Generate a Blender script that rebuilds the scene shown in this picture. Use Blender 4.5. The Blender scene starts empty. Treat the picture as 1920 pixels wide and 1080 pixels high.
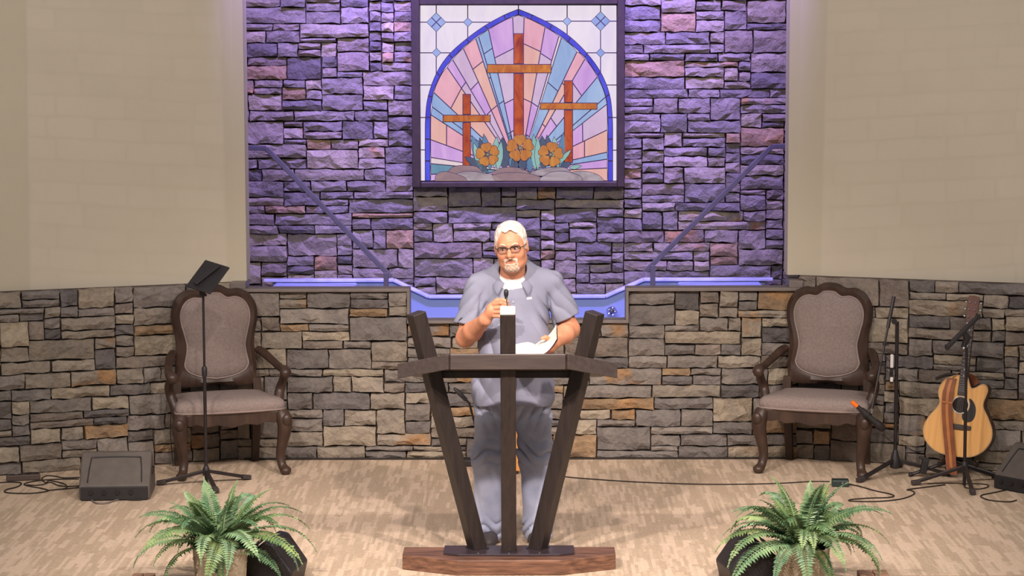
import bpy, bmesh, math, random
import numpy as np
from mathutils import Vector, Matrix, Euler, noise as mnoise
rnd = random.Random(7)
scene = bpy.context.scene
PI = math.pi
# ------------------------------------------------------------------ camera
F = 4400.0
CAM = Vector((.073, -12.7, 2.77))
YAW, PITCH, ROLL = .0068, math.radians(6.1), -.0030
CM = Matrix.Rotation(YAW, 3, 'Z') @ Matrix.Rotation(PI/2-PITCH, 3, 'X') @ Matrix.Rotation(ROLL, 3, 'Z')
cd = bpy.data.cameras.new('camera'); cd.sensor_width = 36; cd.lens = F/1920*36
cd.clip_end = 200
cam = bpy.data.objects.new('camera', cd); scene.collection.objects.link(cam)
cam.matrix_world = Matrix.Translation(CAM) @ CM.to_4x4()
scene.camera = cam
def ray(px, py): return CM @ Vector(((px-960)/F, -(py-540)/F, -1))
def P(px, py, Y):            # the point of the plane y = Y seen at a pixel
    d = ray(px, py); return CAM + d*((Y-CAM.y)/d.y)
def G(px, py, z=0.0):        # the point of the plane z seen at a pixel
    d = ray(px, py); return CAM + d*((z-CAM.z)/d.z)
# ------------------------------------------------------------------ world, lights, exposure
vs = scene.view_settings
vs.view_transform = 'Standard'; vs.look = 'None'; vs.gamma = 1; vs.use_curve_mapping = False
vs.exposure = 0.0
w = bpy.data.worlds.new('world'); scene.world = w; w.use_nodes = True
w.node_tree.nodes['Background'].inputs[0].default_value = (1.0, .93, .88, 1)
w.node_tree.nodes['Background'].inputs[1].default_value = .29
def light(name, kind, loc, target, energy, color, **kw):
    l = bpy.data.lights.new(name, kind); l.energy = energy; l.color = color
    for k, v in kw.items(): setattr(l, k, v)
    o = bpy.data.objects.new(name, l); scene.collection.objects.link(o); o.location = loc
    o.rotation_euler = (Vector(target)-Vector(loc)).to_track_quat('-Z', 'Y').to_euler()
    return o
WARM = (1, .845, .76)
light('stage_spot', 'SPOT', (-2.6, -6.4, 6.0), (-.3, -.4, .4), 2100, WARM, spot_size=math.radians(40), spot_blend=1, shadow_soft_size=.12)
light('stage_spot', 'SPOT', (2.6, -6.4, 6.0), (.3, -.4, .4), 2100, WARM, spot_size=math.radians(40), spot_blend=1, shadow_soft_size=.12)
light('stage_spot', 'SPOT', (0, -7.0, 6.4), (0, -.4, .4), 1900, WARM, spot_size=math.radians(44), spot_blend=1, shadow_soft_size=.12)
light('house_wash', 'AREA', (-3.6, -6.5, 6.5), (-2.2, 2.4, 1.0), 225, (1, .92, .85), shape='RECTANGLE', size=2.4, size_y=1.2)
light('house_wash', 'AREA', (3.6, -6.5, 6.5), (2.2, 2.4, 1.0), 225, (1, .92, .85), shape='RECTANGLE', size=2.4, size_y=1.2)
PURP = (.40, .29, 1.0)
for k in range(5):
    x_ = (k-2)*.8
    light('recess_wash', 'SPOT', (x_*.9, 2.25, 4.7), (x_*.95, 3.9, 2.1), 620, PURP, spot_size=math.radians(54), spot_blend=.8, shadow_soft_size=.06)
for sx in (-1, 1):
    light('recess_spot', 'SPOT', (sx*.95, 3.5, 3.45), (sx*.85, 3.9, 2.5), 26, (.14, .08, 1), spot_size=math.radians(80), spot_blend=1, shadow_soft_size=.05)
light('back_light', 'SPOT', (0, 2.0, 4.8), (0, -.2, .6), 16, (.36, .2, 1), spot_size=math.radians(75), spot_blend=.8, shadow_soft_size=.1)
# projectors throwing a washed-out picture of the stone wall onto the cream walls
def projector(loc, target, half_u, half_v, energy, seed):
    o = light('projector', 'SPOT', loc, target, energy, (1, 1, 1), spot_size=math.radians(30), spot_blend=0, shadow_soft_size=.01)
    l = o.data; l.use_nodes = True; t = l.node_tree; N = t.nodes; em = N['Emission']
    tc = N.new('ShaderNodeTexCoord'); sp = N.new('ShaderNodeSeparateXYZ'); t.links.new(tc.outputs['Normal'], sp.inputs[0])
    def mth(op, a, b):
        n = N.new('ShaderNodeMath'); n.operation = op
        for i, x in enumerate((a, b)):
            if isinstance(x, (int, float)): n.inputs[i].default_value = x
            else: t.links.new(x, n.inputs[i])
        return n.outputs[0]
    u, v = mth('DIVIDE', sp.outputs[0], sp.outputs[2]), mth('DIVIDE', sp.outputs[1], sp.outputs[2])
    mask = mth('MULTIPLY', mth('LESS_THAN', mth('ABSOLUTE', u, 0), half_u), mth('LESS_THAN', mth('ABSOLUTE', v, 0), half_v))
    cv = N.new('ShaderNodeCombineXYZ'); t.links.new(u, cv.inputs[0]); t.links.new(v, cv.inputs[1]); cv.inputs[2].default_value = seed
    ns = N.new('ShaderNodeTexNoise'); ns.inputs['Scale'].default_value = 30; t.links.new(cv.outputs[0], ns.inputs['Vector'])
    wob = mth('ADD', v, mth('MULTIPLY', ns.outputs['Fac'], .004)); c2 = N.new('ShaderNodeCombineXYZ'); t.links.new(u, c2.inputs[0]); t.links.new(wob, c2.inputs[1])
    br = N.new('ShaderNodeTexBrick'); t.links.new(c2.outputs[0], br.inputs['Vector']); br.inputs['Scale'].default_value = 34; br.offset = .37; br.squash = .7; br.squash_frequency = 3
    br.inputs['Color1'].default_value = (.88, .78, 1.0, 1); br.inputs['Color2'].default_value = (.60, .54, .70, 1); br.inputs['Mortar'].default_value = (.30, .27, .34, 1)
    br.inputs['Mortar Size'].default_value = .022; br.inputs['Brick Width'].default_value = 1.15; br.inputs['Row Height'].default_value = .36; br.inputs['Bias'].default_value = 0; br.inputs['Mortar Smooth'].default_value = .6
    t.links.new(br.outputs[0], em.inputs[0]); t.links.new(mask, em.inputs[1])
projector((-1.2, -10, 5.2), (-2.50, 2.3, 2.25), .0475, .1, 560, 1.0)
projector((1.2, -10, 5.2), (2.75, 2.3, 2.25), .060, .1, 560, 5.0)
# ------------------------------------------------------------------ colour and materials
def lin(c):
    c = c/255.0
    return c/12.92 if c <= .04045 else ((c+.055)/1.055)**2.4
def RGB(r, g, b): return (lin(r), lin(g), lin(b), 1)
class NT:
    def __init__(s, name):
        s.m = bpy.data.materials.new(name); s.m.use_nodes = True
        s.t = s.m.node_tree; s.b = s.t.nodes['Principled BSDF']
    def n(s, typ, **kw):
        nd = s.t.nodes.new(typ)
        for k, v in kw.items():
            if k.startswith('i_'):
                key = k[2:]; key = int(key) if key.isdigit() else key
                nd.inputs[key].default_value = v
            else: setattr(nd, k, v)
        return nd
    def l(s, a, b): s.t.links.new(a, b)
    def math(s, op, a, b=None):
        nd = s.n('ShaderNodeMath', operation=op)
        for i, x in enumerate((a, b)):
            if x is None: continue
            if isinstance(x, (int, float)): nd.inputs[i].default_value = x
            else: s.l(x, nd.inputs[i])
        return nd.outputs[0]
    def mix(s, fac, a, b, typ='MIX'):
        nd = s.n('ShaderNodeMix', data_type='RGBA', blend_type=typ)
        for i, x in ((0, fac), (6, a), (7, b)):
            if isinstance(x, (int, float, tuple)): nd.inputs[i].default_value = x
            else: s.l(x, nd.inputs[i])
        return nd.outputs[2]
    def obj(s, scale=(1, 1, 1), rnd_off=False):
        tc = s.n('ShaderNodeTexCoord'); mp = s.n('ShaderNodeMapping'); mp.inputs['Scale'].default_value = scale
        s.l(tc.outputs['Object'], mp.inputs['Vector'])
        if rnd_off:
            oi = s.n('ShaderNodeObjectInfo'); m2 = s.math('MULTIPLY', oi.outputs['Random'], 37.0)
            s.l(m2, mp.inputs['Location'])
        return mp.outputs['Vector']
    def noise(s, vec, scale, detail=3, rough=.55, dist=0):
        nd = s.n('ShaderNodeTexNoise'); nd.inputs['Scale'].default_value = scale; nd.inputs['Detail'].default_value = detail
        nd.inputs['Roughness'].default_value = rough; nd.inputs['Distortion'].default_value = dist
        s.l(vec, nd.inputs['Vector']); return nd.outputs['Fac']
    def ramp(s, fac, stops):
        nd = s.n('ShaderNodeValToRGB'); e = nd.color_ramp.elements
        while len(e) < len(stops): e.new(.5)
        for i, (p, c) in enumerate(stops): e[i].position = p; e[i].color = c
        s.l(fac, nd.inputs[0]); return nd.outputs[0]
    def bump(s, h, strength, dist=.01):
        nd = s.n('ShaderNodeBump'); nd.inputs['Strength'].default_value = strength; nd.inputs['Distance'].default_value = dist
        s.l(h, nd.inputs['Height']); s.l(nd.outputs[0], s.b.inputs['Normal'])
def pm(name, c, rough=.6, metal=0.0, c2=None, scale=14, stretch=(1, 1, 1), bump=0, bscale=60, spec=.4, coat=0):
    t = NT(name); b = t.b
    b.inputs['Roughness'].default_value = rough; b.inputs['Metallic'].default_value = metal
    b.inputs['Specular IOR Level'].default_value = spec
    if coat: b.inputs['Coat Weight'].default_value = coat; b.inputs['Coat Roughness'].default_value = .15
    if c2 is None: c2 = tuple(x*.8 for x in c[:3])+(1,)
    v = t.obj(stretch)
    f = t.noise(v, scale, 4)
    t.l(t.ramp(f, [(.32, c2), (.68, c)]), b.inputs['Base Color'])
    if bump: t.bump(t.noise(t.obj(stretch), bscale, 3), bump)
    return t.m
M = {}
M['metal_dark'] = pm('black_metal', RGB(48, 43, 44), .42, .3)
M['plastic'] = pm('black_plastic', RGB(40, 38, 40), .5, bump=.1, bscale=300)
M['plastic_grey'] = pm('charcoal_plastic', RGB(92, 85, 80), .62, bump=.15, bscale=400)
M['rubber'] = pm('rubber', RGB(60, 52, 52), .75)
M['cable'] = pm('cable_rubber', RGB(45, 38, 34), .6)
M['chrome'] = pm('chrome', RGB(220, 220, 225), .12, 1)
M['white'] = pm('white_plastic', RGB(225, 220, 215), .5)
M['orange'] = pm('orange_tape', RGB(255, 120, 30), .5)
M['trim'] = pm('painted_trim', RGB(122, 112, 108), .5)
M['cream'] = pm('cream_paint', RGB(196, 186, 166), .8, scale=2, c2=RGB(192, 182, 162))
M['mortar'] = pm('mortar', RGB(92, 80, 72), .95, bump=.3)
M['dark_wood'] = pm('dark_stained_wood', RGB(50, 41, 38), .42, c2=RGB(38, 32, 31), scale=8, stretch=(6, 6, .6), bump=.05)
M['top_wood'] = pm('charcoal_wood', RGB(78, 68, 64), .36, c2=RGB(64, 56, 54), scale=8, stretch=(.6, 6, 6))
M['walnut'] = pm('walnut', RGB(128, 92, 72), .4, c2=RGB(78, 54, 44), scale=5, stretch=(1.2, 6, 14), bump=.06)
M['plate'] = pm('bronze_plate', RGB(60, 50, 56), .32, .2)
M['chair_wood'] = pm('mahogany_finish', RGB(70, 51, 41), .42, c2=RGB(50, 37, 31), scale=7, stretch=(3, 3, 1), spec=.4)
M['upholstery'] = pm('grey_velvet', RGB(140, 126, 120), .9, c2=RGB(124, 110, 106), scale=80, bump=.2, bscale=260)
M['piping'] = pm('grey_piping', RGB(150, 132, 126), .8)
M['pool'] = pm('blue_fibreglass', RGB(146, 160, 196), .35, c2=RGB(140, 154, 192), scale=2)
M['pool_rim'] = pm('pale_rim', RGB(196, 200, 238), .35)
M['rail'] = pm('rail_metal', RGB(96, 92, 104), .45, .2)
M['frame_wood'] = pm('window_frame_wood', RGB(58, 44, 42), .5, c2=RGB(44, 34, 34), scale=8, stretch=(2, 2, 2))
M['lead'] = pm('lead_came', RGB(58, 46, 64), .5, .3)
def glass_mat():
    t = NT('clear_glass'); b = t.b
    tr = t.n('ShaderNodeBsdfTransparent'); tr.inputs[0].default_value = (.93, .96, 1, 1); gl = t.n('ShaderNodeBsdfGlossy'); gl.inputs['Roughness'].default_value = .03
    mx = t.n('ShaderNodeMixShader'); mx.inputs[0].default_value = .05; t.l(tr.outputs[0], mx.inputs[1]); t.l(gl.outputs[0], mx.inputs[2])
    t.l(mx.outputs[0], t.t.nodes['Material Output'].inputs['Surface'])
    return t.m
M['glass'] = glass_mat()
def stone_mat():
    t = NT('ledge_stone'); b = t.b
    v = t.obj((1, 1, 1), True)
    oi = t.n('ShaderNodeObjectInfo')
    f1 = t.noise(v, 9, 3); f2 = t.noise(v, 34, 5, .65); f3 = t.noise(v, 5, 2)
    blush = t.math('MULTIPLY', t.ramp(f3, [(.52, (0, 0, 0, 1)), (.66, (1, 1, 1, 1))]), oi.outputs['Alpha'])
    c = t.mix(blush, oi.outputs['Color'], RGB(166, 130, 94))
    shade = t.ramp(f1, [(.3, (.74, .74, .76, 1)), (.7, (1.06, 1.05, 1.02, 1))])
    c = t.mix(1.0, c, shade, 'MULTIPLY')
    sp = t.ramp(f2, [(.3, (.72, .72, .74, 1)), (.6, (1.05, 1.05, 1.05, 1))])
    c = t.mix(.8, c, sp, 'MULTIPLY')
    t.l(c, b.inputs['Base Color']); b.inputs['Roughness'].default_value = .9; b.inputs['Specular IOR Level'].default_value = .25
    h = t.math('ADD', f2, t.math('MULTIPLY', t.noise(v, 16, 4, .6, .6), 1.6))
    t.bump(h, .75, .016)
    return t.m
M['stone'] = stone_mat()
def carpet_mat():
    t = NT('patterned_carpet'); b = t.b
    tc = t.n('ShaderNodeTexCoord'); sp = t.n('ShaderNodeSeparateXYZ'); t.l(tc.outputs['Object'], sp.inputs[0])
    def layer(cw, ln, off):
        cx = t.math('FLOOR', t.math('DIVIDE', t.math('ADD', sp.outputs[0], off), cw))
        wn = t.n('ShaderNodeTexWhiteNoise', noise_dimensions='1D'); t.l(cx, wn.inputs['W'])
        ry = t.math('FLOOR', t.math('DIVIDE', t.math('ADD', sp.outputs[1], t.math('MULTIPLY', wn.outputs[0], 7.0)), ln))
        cv = t.n('ShaderNodeCombineXYZ'); t.l(cx, cv.inputs[0]); t.l(ry, cv.inputs[1])
        w2 = t.n('ShaderNodeTexWhiteNoise', noise_dimensions='2D'); t.l(cv.outputs[0], w2.inputs['Vector'])
        return w2.outputs[0]
    s = t.math('ADD', t.math('ADD', t.math('MULTIPLY', layer(.019, .2, .3), .42), t.math('MULTIPLY', layer(.045, .3, .11), .38)), t.math('MULTIPLY', layer(.1, .5, .0), .2))
    col = t.ramp(s, [(.36, RGB(176, 156, 134)), (.48, RGB(181, 161, 139)), (.54, RGB(188, 168, 146)), (.64, RGB(200, 178, 156))])
    nf = t.noise(t.obj((1, .35, 1)), 75, 3, .7)
    col = t.mix(.8, col, t.ramp(nf, [(.3, (.84, .84, .84, 1)), (.7, (1.1, 1.1, 1.1, 1))]), 'MULTIPLY')
    t.l(col, b.inputs['Base Color']); b.inputs['Roughness'].default_value = .95; b.inputs['Specular IOR Level'].default_value = .1
    t.bump(nf, .5, .004)
    return t.m
M['carpet'] = carpet_mat()
# ------------------------------------------------------------------ mesh helpers
COL = scene.collection
def cat_rom(pts, n=6, closed=False):
    pts = [Vector(p) for p in pts]; N = len(pts); out = []
    rng = range(N if closed else N-1)
    for i in rng:
        if closed: a, b, c, d = pts[i-1], pts[i], pts[(i+1) % N], pts[(i+2) % N]
        else: a, b, c, d = pts[max(i-1, 0)], pts[i], pts[i+1], pts[min(i+2, N-1)]
        for k in range(n):
            u = k/n
            out.append(.5*((2*b)+(c-a)*u+(2*a-5*b+4*c-d)*u*u+(3*b-a-3*c+d)*u**3))
    if not closed: out.append(pts[-1])
    return out
def interp(vals, n):
    out = []
    for i in range(len(vals)-1):
        for k in range(n): out.append(vals[i]+(vals[i+1]-vals[i])*k/n)
    return out+[vals[-1]]
class MB:
    def __init__(s): s.v = []; s.f = []
    def add(s, vs_, fs):
        o = len(s.v); s.v += [tuple(v) for v in vs_]; s.f += [tuple(i+o for i in f) for f in fs]; return s
    def box(s, c, d, rot=None, taper=(1, 1)):
        x, y, z = (k/2 for k in d); vs_ = []
        for sz in (-1, 1):
            tx, ty = taper if sz > 0 else (1, 1)
            for sx, sy in ((-1, -1), (1, -1), (1, 1), (-1, 1)): vs_.append(Vector((sx*x*tx, sy*y*ty, sz*z)))
        if rot is not None:
            R = rot if isinstance(rot, Matrix) else Euler(rot).to_matrix()
            vs_ = [R @ v for v in vs_]
        vs_ = [v+Vector(c) for v in vs_]
        return s.add(vs_, [(3, 2, 1, 0), (4, 5, 6, 7), (0, 1, 5, 4), (1, 2, 6, 5), (2, 3, 7, 6), (3, 0, 4, 7)])
    def loft(s, rings, cap=True):
        n = len(rings[0]); vs_ = [p for r in rings for p in r]; fs = []
        for i in range(len(rings)-1):
            for j in range(n):
                k = (j+1) % n; fs.append((i*n+j, i*n+k, (i+1)*n+k, (i+1)*n+j))
        if cap: fs.append(tuple(reversed(range(n)))); fs.append(tuple((len(rings)-1)*n+j for j in range(n)))
        return s.add(vs_, fs)
    def tube(s, pts, r, seg=8, sm=0, closed=False, flat=(1, 1), up=None):
        if sm: 
            if isinstance(r, (list, tuple)): r = interp(list(r), sm)
            pts = cat_rom(pts, sm, closed)
        else: pts = [Vector(p) for p in pts]
        N = len(pts)
        if not isinstance(r, (list, tuple)): r = [r]*N
        rings = []; prev = None
        for i, p in enumerate(pts):
            if closed: d = pts[(i+1) % N]-pts[i-1]
            else: d = pts[min(i+1, N-1)]-pts[max(i-1, 0)]
            d = d.normalized() if d.length > 1e-9 else Vector((0, 0, 1))
            if prev is None:
                a = Vector(up) if up else (Vector((0, 0, 1)) if abs(d.z) < .9 else Vector((1, 0, 0)))
                u = (a-d*a.dot(d)).normalized()
            else:
                u = prev-d*prev.dot(d)
                u = u.normalized() if u.length > 1e-6 else prev
            prev = u; q = d.cross(u)
            rings.append([p+(u*math.cos(2*PI*k/seg)*flat[0]+q*math.sin(2*PI*k/seg)*flat[1])*r[i] for k in range(seg)])
        if closed:
            n = seg; vs_ = [p for rr in rings for p in rr]; fs = []
            for i in range(N):
                for j in range(n):
                    k = (j+1) % n; i2 = (i+1) % N; fs.append((i*n+j, i*n+k, i2*n+k, i2*n+j))
            return s.add(vs_, fs)
        return s.loft(rings)
    def bar(s, a, b, wd, th, roll=0):       # rectangular bar from a to b
        a, b = Vector(a), Vector(b); d = (b-a).normalized()
        up = Vector((0, 0, 1)) if abs(d.z) < .95 else Vector((0, 1, 0))
        u = (up-d*up.dot(d)).normalized(); q = d.cross(u)
        if roll: R = Matrix.Rotation(roll, 3, d); u = R @ u; q = R @ q
        rg = lambda p: [p+u*th/2*y+q*wd/2*x for x, y in ((-1, -1), (1, -1), (1, 1), (-1, 1))]
        return s.loft([rg(a), rg(b)])
    def prism(s, poly, d0, d1, plane='xz'):
        def mk(p, d):
            if plane == 'xz': return Vector((p[0], d, p[1]))
            if plane == 'xy': return Vector((p[0], p[1], d))
            return Vector((d, p[0], p[1]))
        return s.loft([[mk(p, d0) for p in poly], [mk(p, d1) for p in poly]])
    def ringprism(s, outer, inner, d0, d1):  # a frame in the xz plane between two outlines of equal length
        n = len(outer); vs_ = []
        for d in (d0, d1):
            vs_ += [Vector((p[0], d, p[1])) for p in outer]; vs_ += [Vector((p[0], d, p[1])) for p in inner]
        fs = []
        for i in range(n):
            k = (i+1) % n
            fs += [(i, k, n+k, n+i), (2*n+k, 2*n+i, 3*n+i, 3*n+k), (k, i, 2*n+i, 2*n+k), (n+i, n+k, 3*n+k, 3*n+i)]
        return s.add(vs_, fs)
    def lathe(s, prof, seg=20, c=(0, 0, 0), R=None):
        rings = []
        for r, z in prof:
            rg = [Vector((r*math.cos(2*PI*k/seg), r*math.sin(2*PI*k/seg), z)) for k in range(seg)]
            if R is not None: rg = [R @ p for p in rg]
            rings.append([p+Vector(c) for p in rg])
        return s.loft(rings)
    def ell(s, c, r, nu=14, nv=9, R=None):
        if isinstance(r, (int, float)): r = (r, r, r)
        rings = []
        for i in range(nv+1):
            a = -PI/2+PI*(i+.02)/(nv+.04); rg = []
            for k in range(nu):
                b = 2*PI*k/nu; p = Vector((r[0]*math.cos(a)*math.cos(b), r[1]*math.cos(a)*math.sin(b), r[2]*math.sin(a)))
                if R is not None: p = R @ p
                rg.append(p+Vector(c))
            rings.append(rg)
        return s.loft(rings)
    def xf(s, mtx): s.v = [tuple(mtx @ Vector(v)) for v in s.v]; return s
    def mesh(s, name, mat, smooth=False, ang=40):
        me = bpy.data.meshes.new(name); me.from_pydata(s.v, [], s.f)
        bm = bmesh.new(); bm.from_mesh(me); bmesh.ops.recalc_face_normals(bm, faces=bm.faces); bm.to_mesh(me); bm.free()
        if smooth:
            me.polygons.foreach_set('use_smooth', [True]*len(me.polygons)); me.set_sharp_from_angle(angle=math.radians(ang))
        if mat: me.materials.append(M[mat] if isinstance(mat, str) else mat)
        return me
    def build(s, name, mat, parent=None, smooth=False, ang=40, bevel=0):
        o = bpy.data.objects.new(name, s.mesh(name, mat, smooth, ang)); COL.objects.link(o)
        if parent is not None: o.parent = parent
        if bevel:
            m = o.modifiers.new('bevel', 'BEVEL'); m.width = bevel; m.segments = 2; m.limit_method = 'ANGLE'; m.angle_limit = math.radians(40)
        return o
def tag(o, label, cat=None, group=None, kind=None):
    o['label'] = label
    if cat: o['category'] = cat
    if group: o['group'] = group
    if kind: o['kind'] = kind
    return o
def thing(name, label, cat, loc=(0, 0, 0), rz=0, group=None):
    o = bpy.data.objects.new(name, None); COL.objects.link(o); o.empty_display_size = .1
    o.location = loc; o.rotation_euler = (0, 0, rz)
    return tag(o, label, cat, group)
def copy_thing(src, loc, rz, label, group=None):
    c = src.copy(); COL.objects.link(c); c.location = loc; c.rotation_euler = (0, 0, rz); c['label'] = label
    if group: c['group'] = group
    for ch in src.children:
        k = ch.copy(); COL.objects.link(k); k.parent = c
        for g in ch.children:
            q = g.copy(); COL.objects.link(q); q.parent = k
    return c
# ------------------------------------------------------------------ the setting
WY = 2.62                                    # face of the low stone wall
ANG = math.radians(21.8)
mb = MB(); mb.box((0, 1.56, -.3), (9.6, 4.7, .6))
fl = mb.build('floor', 'carpet'); tag(fl, 'beige patterned carpet covering the raised platform', kind='structure')
mb = MB(); mb.prism([(-4.8, -.79), (4.8, -.79), (4.8, -.835), (-4.8, -.835)], -.035, -.002, 'xy')
tag(mb.build('trim_1', pm('nosing', RGB(176, 150, 128), .6)), 'pale nosing strip along the front edge of the platform', kind='structure')
mb = MB(); mb.box((0, -1.34, -.45), (9.6, 1.1, .5))
tag(mb.build('floor_step', 'carpet'), 'lower carpeted step in front of the platform', kind='structure')
mb = MB(); mb.box((0, -8.5, -.65), (14, 13.2, .1))
tag(mb.build('floor_hall', 'carpet'), 'carpeted hall floor in front of the platform', kind='structure')

PAL = [(RGB(144, 135, 128), 28, .05), (RGB(128, 121, 117), 20, .03), (RGB(156, 145, 132), 24, .16), (RGB(170, 157, 139), 13, .2),
       (RGB(140, 128, 118), 10, .1), (RGB(162, 136, 108), 5, .8), (RGB(114, 108, 107), 7, 0)]
def pack(W, H, r):
    segs = [[0.0, W, 0.0]]; out = []
    HS = [.052, .062, .075, .085, .1, .115, .135, .16]; HW = [9, 14, 18, 18, 15, 10, 7, 3]
    while True:
        segs.sort(key=lambda s: (round(s[2], 4), s[0])); s = segs[0]
        if s[2] >= H-1e-4: break
        x0, x1, z = s; L = x1-x0
        srt = sorted(segs, key=lambda q: q[0]); i = srt.index(s)
        nz = [srt[j][2] for j in (i-1, i+1) if 0 <= j < len(srt)]
        h = r.choices(HS, HW)[0]
        wd = max(.085, min(.62, r.lognormvariate(math.log(.26), .42)))
        if h > .12: wd = min(wd, .42)
        if h < .06: wd = max(wd, .16)
        if L < .16 or L-wd < .085: wd = L if L < .52 else L/2
        for q in nz:
            if q > z+.03 and abs(z+h-q) < .03: h = q-z
        if wd == L and L < .13: h = max(.07, min(.15, (min(nz) if nz else z+.1)-z))
        if H-(z+h) < .045: h = H-z if H-z < .19 else (H-z)/2
        right = r.random() < .5
        a = x0 if not right else x1-wd
        out.append((a, a+wd, z, z+h))
        segs.remove(s); segs.append([a, a+wd, z+h])
        if wd < L-1e-6: segs.append([x0, a, z] if right else [a+wd, x1, z])
        segs.sort(key=lambda q: q[0]); mg = [segs[0]]
        for q in segs[1:]:
            if abs(q[2]-mg[-1][2]) < 1e-4 and abs(q[0]-mg[-1][1]) < 1e-6: mg[-1][1] = q[1]
            else: mg.append(q)
        segs = mg
    return out
def stone_obj(parent, x0, x1, z0, z1, r, y=0.0):
    g = .0018; w_, h_ = x1-x0-2*g, z1-z0-2*g
    if w_ < .012 or h_ < .012: return
    nx = max(2, min(7, int(w_/.045))); nz = 2 if h_ < .085 else 3
    proud = r.uniform(.016, .048); seed = Vector((r.uniform(0, 99), r.uniform(0, 99), r.uniform(0, 99)))
    tilt = r.uniform(-.09, .09); tx = r.uniform(-.05, .05)
    vs_, fs = [], []
    idx = lambda i, j: j*(nx+1)+i
    for j in range(nz+1):
        for i in range(nx+1):
            u, v = i/nx, j/nz
            x = (u-.5)*w_; z = (v-.5)*h_
            eb = (i in (0, nx)) + (j in (0, nz))
            x += 0 if i in (0, nx) else r.uniform(-.3, .3)*w_/nx; 
            z += 0 if j in (0, nz) else r.uniform(-.28, .28)*h_/nz
            if j in (0, nz): z += r.uniform(-.009, .0025)*(1 if j else -1)*(1 if h_ > .06 else .6)
            if i in (0, nx): x += r.uniform(-.007, .001)*(1 if i else -1)
            n = mnoise.noise(Vector((x*11, z*17, 0))+seed)
            d = proud+n*.02+z*tilt+x*tx
            if eb: d -= r.uniform(.002, .013)
            if j == 0: d -= r.choice((0, 0, .006, .012))
            vs_.append((x, -max(.004, d), z))
    for j in range(nz):
        for i in range(nx):
            a, b, c, e = idx(i, j), idx(i+1, j), idx(i+1, j+1), idx(i, j+1)
            if r.random() < .5: fs += [(a, b, c), (a, c, e)]
            else: fs += [(a, b, e), (b, c, e)]
    rim = [idx(i, 0) for i in range(nx+1)]+[idx(nx, j) for j in range(1, nz+1)]+[idx(i, nz) for i in range(nx-1, -1, -1)]+[idx(0, j) for j in range(nz-1, 0, -1)]
    o0 = len(vs_)
    for k in rim: vs_.append((vs_[k][0], .028, vs_[k][2]))
    R_ = len(rim)
    for k in range(R_): fs.append((rim[k], o0+k, o0+(k+1) % R_, rim[(k+1) % R_]))
    me = bpy.data.meshes.new('stone'); me.from_pydata(vs_, [], fs); me.materials.append(M['stone'])
    o = bpy.data.objects.new('stone', me); COL.objects.link(o); o.parent = parent
    o.location = ((x0+x1)/2, y, (z0+z1)/2)
    c, _, bl = r.choices(PAL, [p[1] for p in PAL])[0]; k = r.uniform(.8, 1.06)
    o.color = (c[0]*k, c[1]*k, c[2]*k, 1 if r.random() < bl else 0)
def stones(parent, rects, seed):
    r = random.Random(seed)
    for (x0, x1, z0, z1) in rects:
        for a, b, c, d in pack(x1-x0, z1-z0, r): stone_obj(parent, x0+a, x0+b, z0+c, z0+d, r)
def wall(name, label, loc, rz, polyxz, depth, mat, rects=None, seed=1):
    mb = MB(); mb.prism(polyxz, .026, depth); o = mb.build(name, mat)
    o.location = loc; o.rotation_euler = (0, 0, rz); tag(o, label, kind='structure')
    if rects: stones(o, rects, seed)
    return o
ZT = 1.115                                   # top of the low centre wall
NX0, NX1, NZ = -.70, .713, .925              # notch for the glass front
wall('wall_front', 'low grey and tan ledgestone wall behind the lectern', (0, WY, 0), 0,
     [(-1.98, 0), (1.98, 0), (1.98, ZT), (NX1+.02, ZT), (NX1+.02, NZ-.02), (NX0-.02, NZ-.02), (NX0-.02, ZT), (-1.98, ZT)], .12, 'mortar',
     [(-1.85, 1.85, 0, .60), (-1.85, NX0-.02, .60, ZT), (NX1+.02, 1.85, .60, ZT), (NX0-.02, NX1+.02, .60, NZ-.02)], 11)
SZ = 1.175
wall('wall_left_base', 'ledgestone lower wall angled forward behind the floor monitor and tablet stand', (-1.85, WY, 0), ANG,
     [(-2.2, 0), (0, 0), (0, SZ), (-2.2, SZ)], .12, 'mortar', [(-2.2, 0, 0, SZ)], 23)
wall('wall_right_base', 'ledgestone lower wall angled forward behind the acoustic guitar', (1.85, WY, 0), -ANG,
     [(0, 0), (2.2, 0), (2.2, SZ+.035), (0, SZ+.035)], .12, 'mortar', [(0, 2.2, 0, SZ+.035)], 37)
ca, sa = math.cos(ANG), math.sin(ANG)
for sd, nm, lb, z0 in ((-1, 'wall_left', 'smooth cream upper wall above the tablet stand', SZ), (1, 'wall_right', 'smooth cream upper wall above the guitar', SZ+.035)):
    xo = 1.78
    far = (1.85+2.6*ca, WY+.03-2.6*sa)
    poly = [(sd*xo, WY+.05), (sd*1.85, WY+.05), (sd*far[0], far[1]+.02), (sd*(far[0]+.2*sa), far[1]+.22), (sd*1.9, WY+.25), (sd*xo, WY+.25)]
    mb = MB(); mb.prism(poly, z0, 3.75, 'xy'); tag(mb.build(nm, 'cream'), lb, kind='structure')
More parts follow.
